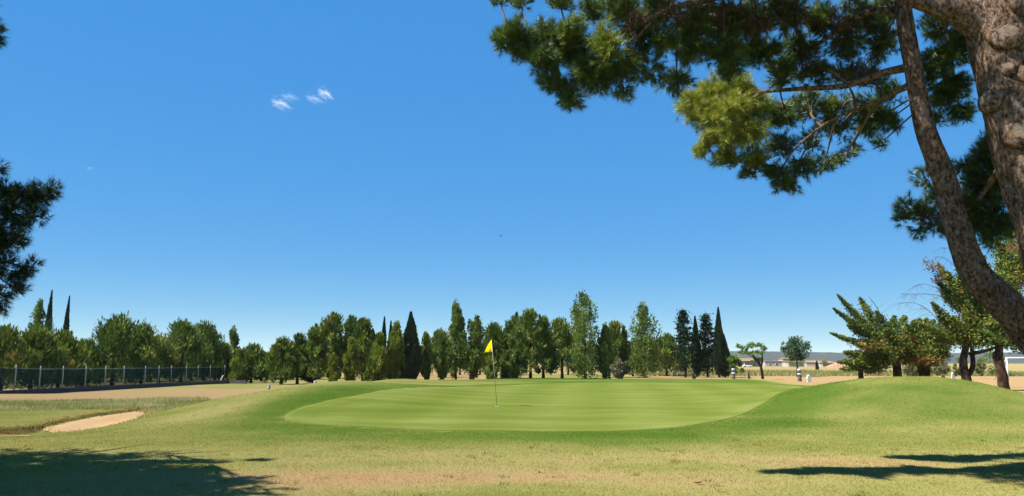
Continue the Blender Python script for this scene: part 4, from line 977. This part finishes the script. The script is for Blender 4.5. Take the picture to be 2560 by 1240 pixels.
# ------------------------------------------------------------------ fence with dark netting
FP = [(-14, 914, 54), (42, 914, 56.0), (103, 915, 58.6), (160, 915, 61.6), (217, 915, 64.6), (266, 915, 67.6), (312, 916, 70.6), (365, 916, 74), (399, 916, 77), (430, 916, 80), (467, 917, 83.4), (497, 917, 86.4), (527, 917, 89.2), (563, 917, 92)]
fb = [ground_pt(px, d) for px, _, d in FP]
fence = empty('net_fence', fb[0], 'long fence of dark green netting on grey steel posts before the pines', 'fence')
for b in fb:
    MB().tube([b - np.array((0, 0, .25)), b + np.array((0, 0, 2.05)), b + np.array((0, 0, 2.12))], [.05, .05, .02], 10).build('post', M['galv'], fence, True)
rn = np.random.default_rng(8)
for a, b in zip(fb[:-1], fb[1:]):
    nu, nv = 14, 6; V = []; F = []
    dirv = unit(b - a); nrm = np.array((dirv[1], -dirv[0], 0)); ph = rn.random()*6
    for side in (0, 1):
        for j in range(nv + 1):
            for i in range(nu + 1):
                u = i/nu; v = j/nv; p = a + (b - a)*u; z = p[2] + .38 + v*1.5 - .05*math.sin(u*math.pi)*(v > .9) + .03*math.sin(u*17 + ph)*(1 - v)
                off = .05*math.sin(u*math.pi)*math.sin(v*3 + ph) + .02*math.sin(u*20 + ph) + (.004 if side else 0)
                V.append((p[0] + nrm[0]*off, p[1] + nrm[1]*off, z))
    n1 = (nu+1)*(nv+1)
    for j in range(nv):
        for i in range(nu):
            q = j*(nu+1) + i; F.append((q, q+1, q+nu+2, q+nu+1))
    MB().add(V[:n1], F).build('net_panel', M['net'], fence, True)
    MB().tube([a + np.array((0, 0, 1.9)), b + np.array((0, 0, 1.9))], [.012, .012], 6).build('top_wire', M['galv'], fence)
last = ground_pt(618, 88.0)
kp = [ground_pt(-14, 53.7), ground_pt(160, 61.2), ground_pt(312, 70.0), ground_pt(430, 79), ground_pt(527, 86.5), ground_pt(575, 88.5), last]
for a, b in zip(kp[:-1], kp[1:]):
    L = np.linalg.norm((b - a)[:2]); rz = math.atan2(b[1]-a[1], b[0]-a[0]); c = (a + b)/2
    MB().box((c[0], c[1], min(a[2], b[2]) + .05), (L, .22, .72), rz).build('base_kerb', M['kerb'], fence)
MB().tube([ground_pt(552, 90) + np.array((0, 0, .1)), ground_pt(560, 90) + np.array((0, 0, .95))], [.06, .06], 8).build('brace', M['white'], fence)

# ------------------------------------------------------------------ golf flag
fbp = P(1243, 1015, 23.9); fz = float(H(fbp[:1], fbp[1:2])[0]) + .006; fbp = np.array((fbp[0], fbp[1], fz))
ftp = P(1228.5, 849, 23.9); flag = empty('golf_flag', fbp, 'yellow golf flag on a thin leaning pole in the putting green', 'flag')
MB().tube([fbp - np.array((0, 0, .08)), fbp + (ftp - fbp)*.5, ftp], [.0095, .0085, .007], 10).build('pole', M['pole'], flag, True)
MB().lathe([(.058, -.02), (.062, .003), (.050, .004), (.050, -.01)], fbp, 18).build('cup_rim', M['white'], flag)
ax = unit(ftp - fbp); V = []; F = []; nu, nv = 14, 10
def flag_pt(u, v):
    hoist = ftp - ax*(.005 + .385*v)
    fly = np.array((-.30, .52, -.36*(1 - v*.62)*1.0))*u
    fly[2] = -(.40*(1 - v) + .03*v)*u*(.65 + .35*u)
    fly[0] *= (.80 + .2*v)
    return hoist + fly + np.array((0, .05, 0))*math.sin(u*5.5 + v*2.2)*u + np.array((.012, 0, 0))*math.sin(v*7)*u
for s in (0, 1):
    for j in range(nv+1):
        for i in range(nu+1): V.append(flag_pt(i/nu, j/nv) + np.array((0, .003*s, 0)))
n1 = (nu+1)*(nv+1)
for j in range(nv):
    for i in range(nu):
        q = j*(nu+1)+i; F.append((q, q+1, q+nu+2, q+nu+1)); F.append((n1+q, n1+q+nu+1, n1+q+nu+2, n1+q+1))
for i in range(nu):
    F.append((i, n1+i, n1+i+1, i+1)); q = nv*(nu+1)+i; F.append((q, q+1, n1+q+1, n1+q))
for j in range(nv):
    q = j*(nu+1)+nu; F.append((q, n1+q, n1+q+nu+1, q+nu+1)); q = j*(nu+1); F.append((q, q+nu+1, n1+q+nu+1, n1+q))
cloth = MB().add(V, F).build('cloth', M['yellow'], flag, True)
mb = MB(); arc = [(.30 + .14*math.cos(a), .60 + .22*math.sin(a)) for a in np.linspace(.4, 3.4, 9)]
mb.tube([flag_pt(u, v) + np.array((0, -.006, 0)) for u, v in arc], [.004, .008, .012, .015, .016, .015, .012, .008, .004], 6).build('printed_emblem', M['emblem'], cloth)

# ------------------------------------------------------------------ course markers
def banded_post(px, d, top, wpx, label):
    b = ground_pt(px, d); h = P(px, top, d)[2] - b[2]; w = wpx/FPX*d/2
    r = empty('banded_post', b, label, 'post', 'banded course posts')
    MB().lathe([(w*.95, -.15), (w, 0), (w, h*.46)], b, 14).build('shaft', M['darkpost'], r, True)
    MB().lathe([(w*1.12, h*.46), (w*1.12, h*.66)], b, 14).build('grey_band', M['greyband'], r, True)
    MB().lathe([(w*1.02, h*.66), (w*1.02, h*.76)], b, 14).build('black_band', M['blackband'], r, True)
    MB().lathe([(w*1.12, h*.76), (w*1.12, h*.96), (w*.9, h)], b, 14).build('cap', M['greyband'], r, True)
banded_post(1832.5, 54, 921, 8, 'short dark post with pale bands beside the leafy bush and brown marker')
banded_post(1997, 47, 922, 9, 'dark post with pale bands next to the white oval disc by the green')
b = ground_pt(790, 52); r = empty('banded_post', b, 'white post with black bands on the crest of the grassy ridge', 'post', 'banded course posts')
h = .62
MB().lathe([(.10, -.1), (.10, h*.35)], b, 14).build('shaft', M['white'], r, True); MB().lathe([(.105, h*.35), (.105, h*.5)], b, 14).build('black_band', M['blackband'], r, True)
MB().lathe([(.09, h*.5), (.10, h*.62), (.11, h*.92), (.07, h)], b, 14).build('cap', M['stone'], r, True)

def disc(px, d, top, wpx, label, tilt=.15):
    b = ground_pt(px, d); h = P(px, top, d)[2] - b[2]; w = wpx/FPX*d/2
    r = empty('marker_disc', b, label, 'marker', 'white marker discs'); n = 28
    V = []; F = []
    for rr_, off in ((.9, -.05), (1, -.03), (1, .03), (.9, .05)):
        for k in range(n):
            a = 2*math.pi*k/n; x = w*rr_*math.cos(a); z = h*.47 + h*.5*rr_*math.sin(a)
            V.append((b[0] + x - tilt*(z - h*.5)*.4, b[1] + off + .25*x, b[2] + z))
    for i in range(3):
        for k in range(n): F.append((i*n+k, i*n+(k+1) % n, (i+1)*n+(k+1) % n, (i+1)*n+k))
    F.append(tuple(reversed(range(n)))); F.append(tuple(range(3*n, 4*n)))
    MB().add(V, F).build('plate', M['white'], r, False)
    MB().tube([b + np.array((w*.25, -.07, h*.2)), b + np.array((w*.2, -.07, h*.75))], [.025, .02], 6).build('stripe', M['greyband'], r)
    MB().box((b[0], b[1] + .04, b[2] + .02), (w*1.1, .16, .16)).build('foot', M['white'], r)
disc(2020, 46, 937, 12, 'white oval disc standing beside the tall banded post')
disc(2380, 60, 929, 10, 'white oval disc standing by the forked cedar trunk')
b = ground_pt(1871, 52); r = empty('wedge_marker', b, 'small brown pointed board marker beside the short banded post', 'marker')
MB().add([(b[0]+x, b[1]+y, b[2]+z) for x, y, z in [(-.10, -.03, -.05), (.14, -.03, -.05), (-.05, -.03, .62), (-.10, -.03, .55), (-.10, .03, -.05), (.14, .02, -.05), (-.05, .03, .62), (-.10, .03, .55)]],
         [(0, 1, 2, 3), (7, 6, 5, 4), (0, 4, 5, 1), (1, 5, 6, 2), (2, 6, 7, 3), (3, 7, 4, 0)]).build('board', M['brownboard'], r)
MB().box((b[0] - .115, b[1], b[2] + .24), (.03, .08, .58)).build('edge_strip', M['stone'], r)
b = ground_pt(1845.5, 60); r = empty('course_stake', b, 'thin pale stake between the short banded post and the brown marker', 'stake')
MB().lathe([(.04, -.1), (.04, .46), (.015, .53)], b, 10).build('shaft', M['stone'], r, True)

def rock(px, d, w, h, label, seed, mat='stone', name='stone_marker'):
    b = ground_pt(px, d); V = []; F = []; n, m = 12, 7
    for j in range(m+1):
        ph = math.pi*j/m
        for i in range(n):
            a = 2*math.pi*i/n; v = Vector((math.sin(ph)*math.cos(a), math.sin(ph)*math.sin(a), math.cos(ph))); k = 1 + .28*mnoise.noise(v*1.6 + Vector((seed, 0, 0)))
            V.append((b[0] + v.x*w/2*k, b[1] + v.y*w/2*k, b[2] + h*.42 + v.z*h*.58*k))
    for j in range(m):
        for i in range(n): F.append((j*n+i, (j+1)*n+i, (j+1)*n+(i+1) % n, j*n+(i+1) % n))
    o = MB().add(V, F).build(name, M[mat], None, False)
    return tag(o, label, 'stone')
rock(675, 50, .24, .38, 'small upright grey stone in the dry grass beyond the ridge', 3)
rock(845, 53, .42, .28, 'low white stone near the banded post on the ridge', 7, 'white')

# ------------------------------------------------------------------ football goal beyond the cedars
gb = ground_pt(2517, 83); goal = empty('football_goal', gb, 'white football goal frame beyond the leaning cedar', 'goal')
gd = unit(np.array((1, .25, 0)))
for k in (0, 1): MB().tube([gb + gd*7.3*k - np.array((0, 0, .1)), gb + gd*7.3*k + np.array((0, 0, 2.44))], [.07, .07], 12).build('post', M['white'], goal, True)
MB().tube([gb + np.array((0, 0, 2.44)) - gd*.06, gb + gd*7.36 + np.array((0, 0, 2.44))], [.07, .07], 12).build('crossbar', M['white'], goal, True)
for k in (0, 1): MB().tube([gb + gd*7.3*k + np.array((0, 0, 2.40)), gb + gd*7.3*k + np.array((-.4, 1.8, .0))], [.03, .03], 8).build('stay', M['galv'], goal, True)

# ------------------------------------------------------------------ far houses, car, earth heap
def house(px, d, wm, dm, hm, rh, label, wall, rz=0.0, wins=((-.3, .5), (.25, .5)), hip=False, name='house'):
    b = ground_pt(px, d); r = empty(name, b, label, 'house'); c, s = math.cos(rz), math.sin(rz)
    def W(x, y, z): return (b[0] + x*c - y*s, b[1] + x*s + y*c, b[2] + z)
    MB().box((b[0], b[1], b[2] + hm/2 - .3), (wm, dm, hm + .6), rz).build('wall', M[wall], r)
    e = .25; x, y = wm/2 + e, dm/2 + e; rx = wm/2 - dm*.35 if hip else x
    V = [W(-x, -y, hm - .05), W(x, -y, hm - .05), W(x, y, hm - .05), W(-x, y, hm - .05), W(-rx, 0, hm + rh), W(rx, 0, hm + rh),
         W(-x, -y, hm + .15), W(x, -y, hm + .15), W(x, y, hm + .15), W(-x, y, hm + .15)]
    MB().add(V, [(3, 2, 1, 0), (0, 1, 7, 6), (1, 2, 8, 7), (2, 3, 9, 8), (3, 0, 6, 9), (6, 7, 5, 4), (8, 9, 4, 5), (7, 8, 5), (9, 6, 4)]).build('roof', M['roof'], r)
    for (u, v) in wins:
        p = W(u*wm, -dm/2 - .02, hm*v); f = MB().box((p[0], p[1], p[2]), (1.3, .12, 1.3), rz).build('window', M['white'], r)
        p = W(u*wm, -dm/2 - .09, hm*v); MB().box((p[0], p[1], p[2]), (1.0, .06, 1.0), rz).build('pane', M['shutter'], f)
house(1862, 380, 13, 8, 2.6, 1.6, 'ochre house with a clay tile roof behind the umbrella-shaped tree', 'wallo', .35, ((-.3, .5), (.05, .5), (.33, .5)))
house(1835, 395, 7, 6, 2.4, 1.3, 'small ochre annexe with a low tile roof half hidden by the leafy bush', 'wallo', .3, ((.2, .5),))
house(1940, 430, 14, 8, 2.9, .35, 'long pale house with a flat-looking roof beside the umbrella tree', 'wallw', -.1, ((-.3, .5), (-.05, .5), (.3, .5)))
house(1966, 445, 7, 6, 4.4, .7, 'taller pale house with a small roof behind the long pale house', 'wallw', .1, ((0, .7),), True)
house(1982, 415, 9, 7, 2.5, .5, 'white low house next to the round blue-green tree', 'wallw', .2, ((-.25, .5), (.2, .5)))
house(2035, 420, 9, 6, 2.2, 1.2, 'small pale shed behind the round blue-green tree', 'wallw', -.2, ((.1, .5),))
house(2067, 400, 8, 6, 1.9, 1.2, 'small hip-roofed house next to the heap of earth', 'wallw', .1, ((-.2, .5), (.2, .5)), True)
b = ground_pt(1868, 355); car = empty('parked_car', b, 'white car parked in front of the ochre tiled house', 'car')
def carsec(prof, y0, y1, ins):
    n = len(prof); V = [(b[0] + x, b[1] + y0 + (ins if z > .9 else 0), b[2] + z) for x, z in prof] + [(b[0] + x, b[1] + y1 - (ins if z > .9 else 0), b[2] + z) for x, z in prof]
    return V, [tuple(range(n)), tuple(reversed(range(n, 2*n)))] + [(i, n+i, n+(i+1) % n, (i+1) % n) for i in range(n)]
MB().add(*carsec([(-2.1, .3), (2.1, .3), (2.15, .7), (1.9, .9), (1.1, .95), (.4, 1.42), (-1.2, 1.45), (-1.9, .95), (-2.15, .85)], -.85, .85, .12)).build('body', M['carw'], car)
MB().add(*carsec([(.95, .98), (.38, 1.36), (-1.1, 1.38), (-1.6, .98)], -.83, .83, .06)).build('windows', M['shutter'], car)
for wx in (-1.3, 1.3):
    for wy in (-.8, .8): MB().tube([np.array((b[0]+wx, b[1]+wy-.1, b[2]+.3)), np.array((b[0]+wx, b[1]+wy+.1, b[2]+.3))], [.32, .32], 14).build('wheel', M['rubber'], car, True)
b = ground_pt(2090, 345); V = []; F = []; n, m = 28, 9
for j in range(m):
    t = j/(m-1)
    for i in range(n):
        a = 2*math.pi*i/n; k = 1 + .22*mnoise.noise(Vector((math.cos(a)*1.5, math.sin(a)*1.5, t*2)))
        V.append((b[0] + 5.2*(1-t)*k*math.cos(a) + .5*t, b[1] + 4*(1-t)*k*math.sin(a), b[2] - .3 + 2.6*t**.8*(1 + .08*mnoise.noise(Vector((i*.5, t*5, 0))))))
for j in range(m-1):
    for i in range(n): F.append((j*n+i, j*n+(i+1) % n, (j+1)*n+(i+1) % n, (j+1)*n+i))
tag(MB().add(V, F).build('earth_heap', M['earth'], None, True), 'reddish heap of bare earth at the far edge of the dry field', 'heap')

# ------------------------------------------------------------------ hose, leaf, bird
hp = catmull([P(-40, 1062, 20.4), P(20, 1068, 20.0), P(55, 1074, 19.6), P(75, 1079, 19.2)], 6, False)
hp = [np.array((p[0], p[1], float(H(p[:1], p[1:2])[0]) + .03)) for p in hp]
tag(MB().tube(hp, [.013]*len(hp), 8).build('garden_hose', M['hose'], None, True), 'yellow hose lying over the dark bank by the bunker', 'hose')
b = P(1745, 1197, 10.15); b[2] = float(H(b[:1], b[1:2])[0]) + .02
tag(MB().add([(b[0]-.07, b[1], b[2]+.012), (b[0], b[1]-.03, b[2]+.02), (b[0]+.08, b[1]+.01, b[2]+.03), (b[0]+.01, b[1]+.03, b[2]+.012), (b[0], b[1], b[2]-.004)], [(0, 1, 2, 3), (0, 4, 1), (1, 4, 2), (2, 4, 3), (3, 4, 0)]).build('fallen_leaf', M['red'], None), 'curled reddish leaf lying on the dry grass', 'leaf')
b = P(1251, 590, 60); bird = empty('bird', b, 'tiny dark bird flying in the open sky', 'bird')
MB().tube([b + np.array((-.09, 0, 0)), b + np.array((-.04, 0, .01)), b + np.array((.04, 0, .012)), b + np.array((.09, 0, .02)), b + np.array((.12, 0, .015))], [.004, .022, .025, .016, .004], 8).build('body', M['blackband'], bird, True)
for sgn in (-1, 1):
    V = [b + np.array(q) for q in [(-.03, 0, .015), (.04, 0, .02), (.03, sgn*.1, .05), (-.05, sgn*.17, .04), (-.03, 0, .008), (.04, 0, .01), (.03, sgn*.1, .044), (-.05, sgn*.17, .036)]]
    MB().add(V, [(0, 1, 2, 3), (7, 6, 5, 4), (0, 4, 5, 1), (1, 5, 6, 2), (2, 6, 7, 3), (3, 7, 4, 0)]).build('wing', M['blackband'], bird)

# ------------------------------------------------------------------ grass blades
def blades(name, X, Y, hgt, wid, dry, rng, mat, label, lean=.5, cat='grass'):
    n = len(X); Z = H(X, Y) - .004; a = rng.random(n)*6.283
    R = np.stack([np.cos(a), np.sin(a), np.zeros(n)], -1)*(wid/2)[:, None]; b_ = np.stack([X, Y, Z], -1)
    tip = b_ + np.stack([rng.normal(0, lean, n)*hgt, rng.normal(0, lean, n)*hgt, hgt], -1)
    V = np.stack([b_ - R, b_ + R, tip], 1).reshape(-1, 3)
    o = link(name, mesh_np(name, V, np.arange(3*n).reshape(-1, 3), {'dry': np.repeat(np.clip(dry, 0, 1), 3)}), M[mat])
    return tag(o, label, cat, kind='stuff')
rg = np.random.default_rng(55); X = []; Y = []
for y0, y1, dn in [(7.6, 10, 1700), (10, 12.5, 1250), (12.5, 15.5, 800), (15.5, 20, 380), (20, 28, 130)]:
    n = int((y1-y0)*(y0+y1)*.74*dn); yy = rg.uniform(y0, y1, n); xx = rg.uniform(-.74, .74, n)*yy; X.append(xx); Y.append(yy)
X = np.concatenate(X); Y = np.concatenate(Y); _, ig = poly_dist(X, Y, GREEN); _, ib = poly_dist(X, Y, BUNKER); k = ~(ig | ib); X, Y = X[k], Y[k]
cl_ = vnoise(X*3, Y*3, 71)
hg = (.016 + .014*rg.random(len(X)) + .006*cl_)*(1 + .02*(Y - 8)); dr = DRY(X, Y) + rg.normal(0, .16, len(X)) + .08*cl_
blades('mown_grass', X, Y, np.maximum(hg, .012), .005 + .0005*(Y - 8) + .003*rg.random(len(X)), dr, rg, 'blade', 'short mown grass with dry patches covering the foreground lawn', .7)
nt_ = 240; ty = rg.uniform(8.2, 16, nt_); tx = rg.uniform(-.7, .7, nt_)*ty; kk = rg.integers(8, 26, nt_)
X = np.repeat(tx, kk) + rg.normal(0, .045, kk.sum()); Y = np.repeat(ty, kk) + rg.normal(0, .045, kk.sum())
blades('grass_tufts', X, Y, .03 + .04*rg.random(len(X)), .007 + .004*rg.random(len(X)), np.repeat(rg.uniform(.1, .75, nt_), kk) + rg.normal(0, .1, len(X)), rg, 'blade', 'loose longer tufts scattered over the foreground lawn', .5)
# tall grass strip beyond the bunker
n = 60000; u = rg.random(n); pxs = -120 + 660*u; dd = 27.5 + 10.5*rg.random(n) + 2.0*u
xx = (pxs - 1280)/FPX*dd; keep = (xx < -10.2) & (H(xx, dd) < .5) & (rg.random(n) < .35 + .65*S((vnoise(xx*.5, dd*.8, 83) + .5)/.7)); xx, dd = xx[keep], dd[keep]; n = len(xx)
pat = vnoise(xx*.45, dd*.9, 81); 
blades('tall_grass', xx, dd, (.09 + .13*rg.random(n)**2 + .06*pat)*np.clip((dd - 26.5)/3, .3, 1)*np.clip((-xx - 9.5)/4, .3, 1), .014 + .012*rg.random(n), .55 + .38*pat + rg.normal(0, .2, n), rg, 'tallgrass', 'unmown tall grass with pale seed heads between the bunker and the dry strip', .25)
# shaggy lip along the bank
BX = np.array(BANK[1:9]); seg = np.hypot(*np.diff(BX, axis=0).T); cs = np.concatenate([[0], np.cumsum(seg)]); n = 5000; s = rg.random(n)*cs[-1]
xx = np.interp(s, cs, BX[:, 0]) + rg.normal(0, .09, n) - .20; yy = np.interp(s, cs, BX[:, 1]) + rg.normal(0, .10, n) + .05
blades('lip_grass', xx, yy, .04 + .07*rg.random(n), .012 + .008*rg.random(n), .62 + rg.normal(0, .2, n), rg, 'blade', 'shaggy dry grass hanging over the bunker lip', .8)
BK = np.array(BUNKER + BUNKER[:1]); seg = np.hypot(*np.diff(BK, axis=0).T); cs = np.concatenate([[0], np.cumsum(seg)]); n = 2600; s = rg.random(n)*cs[-1]
xx = np.interp(s, cs, BK[:, 0]) + rg.normal(0, .07, n); yy = np.interp(s, cs, BK[:, 1]) + rg.normal(0, .09, n)
blades('edge_grass', xx, yy, .02 + .06*rg.random(n), .012 + .008*rg.random(n), .55 + rg.normal(0, .18, n), rg, 'blade', 'ragged grass fringe round the bunker sand', .8)
# weeds in the far field
n = 26000; xx = rg.uniform(18, 95, n); yy = rg.uniform(108, 150, n); pat = vnoise(xx*.12, yy*.2, 91); kp_ = pat > -.35; xx, yy, pat = xx[kp_], yy[kp_], pat[kp_]; n = len(xx)
blades('field_weeds', xx, yy, .25 + .35*rg.random(n) + .2*pat, .10 + .06*rg.random(n), .55 + .2*pat + rg.normal(0, .18, n), rg, 'tallgrass', 'rough yellow-green weeds across the far dry field', .35)

# ------------------------------------------------------------------ small clouds
def cloud(px, py, d, r, label, seed, dens, rot=0.0):
    p = P(px, py, d); k = d/FPX; V = []; F = []; n, m = 24, 14
    for j in range(m+1):
        ph = math.pi*j/m
        for i in range(n):
            a = 2*math.pi*i/n; V.append((math.sin(ph)*math.cos(a), math.sin(ph)*math.sin(a), math.cos(ph)))
    for j in range(m):
        for i in range(n): F.append((j*n+i, (j+1)*n+i, (j+1)*n+(i+1) % n, j*n+(i+1) % n))
    me = bpy.data.meshes.new('cloud'); me.from_pydata(V, [], F); me.update()
    o = bpy.data.objects.new('cloud', me); COL.objects.link(o); o.location = p; o.scale = (r[0]*k, r[0]*k*.8, r[1]*k); o.rotation_euler = (0, rot, 0)
    me.materials.append(cloud_mat(dens)); return tag(o, label, 'cloud')
CD = 2600
cloud(700, 258, CD, (44, 19), 'brightest wisp of white cloud, the lower of the little group', 1, .022, .5)
cloud(722, 241, CD, (40, 16), 'faint cloud wisp touching the top of the brightest wisp', 2, .010, .35)
cloud(784, 246, CD, (40, 15), 'soft cloud wisp in the middle of the little group', 3, .015, .45)
cloud(812, 233, CD, (36, 19), 'small cloud wisp with a sharp peak at the end of the group', 4, .03, .7)
cloud(224, 420, CD, (14, 8), 'tiny lone cloud puff apart from the little group', 5, .014, .1)

# ------------------------------------------------------------------ air
def haze_box(dens):
    m, t, out = nt('air'); v = nd(t, 'ShaderNodeVolumePrincipled'); v.inputs['Color'].default_value = (0.72, 0.86, 1.0, 1); v.inputs['Density'].default_value = dens
    v.inputs['Anisotropy'].default_value = 0.0; t.links.new(v.outputs[0], out.inputs['Volume'])
    o = MB().box((0, 2500, 33), (10400, 5400, 80)).build('haze', m); return tag(o, 'thin pale summer haze over the whole plain', 'haze', kind='stuff')
haze_box(0.00005)

cy = scene.cycles if hasattr(scene, 'cycles') else None
if cy:
    cy.max_bounces = 6; cy.transparent_max_bounces = 24; cy.volume_bounces = 2; cy.volume_step_rate = 1.0
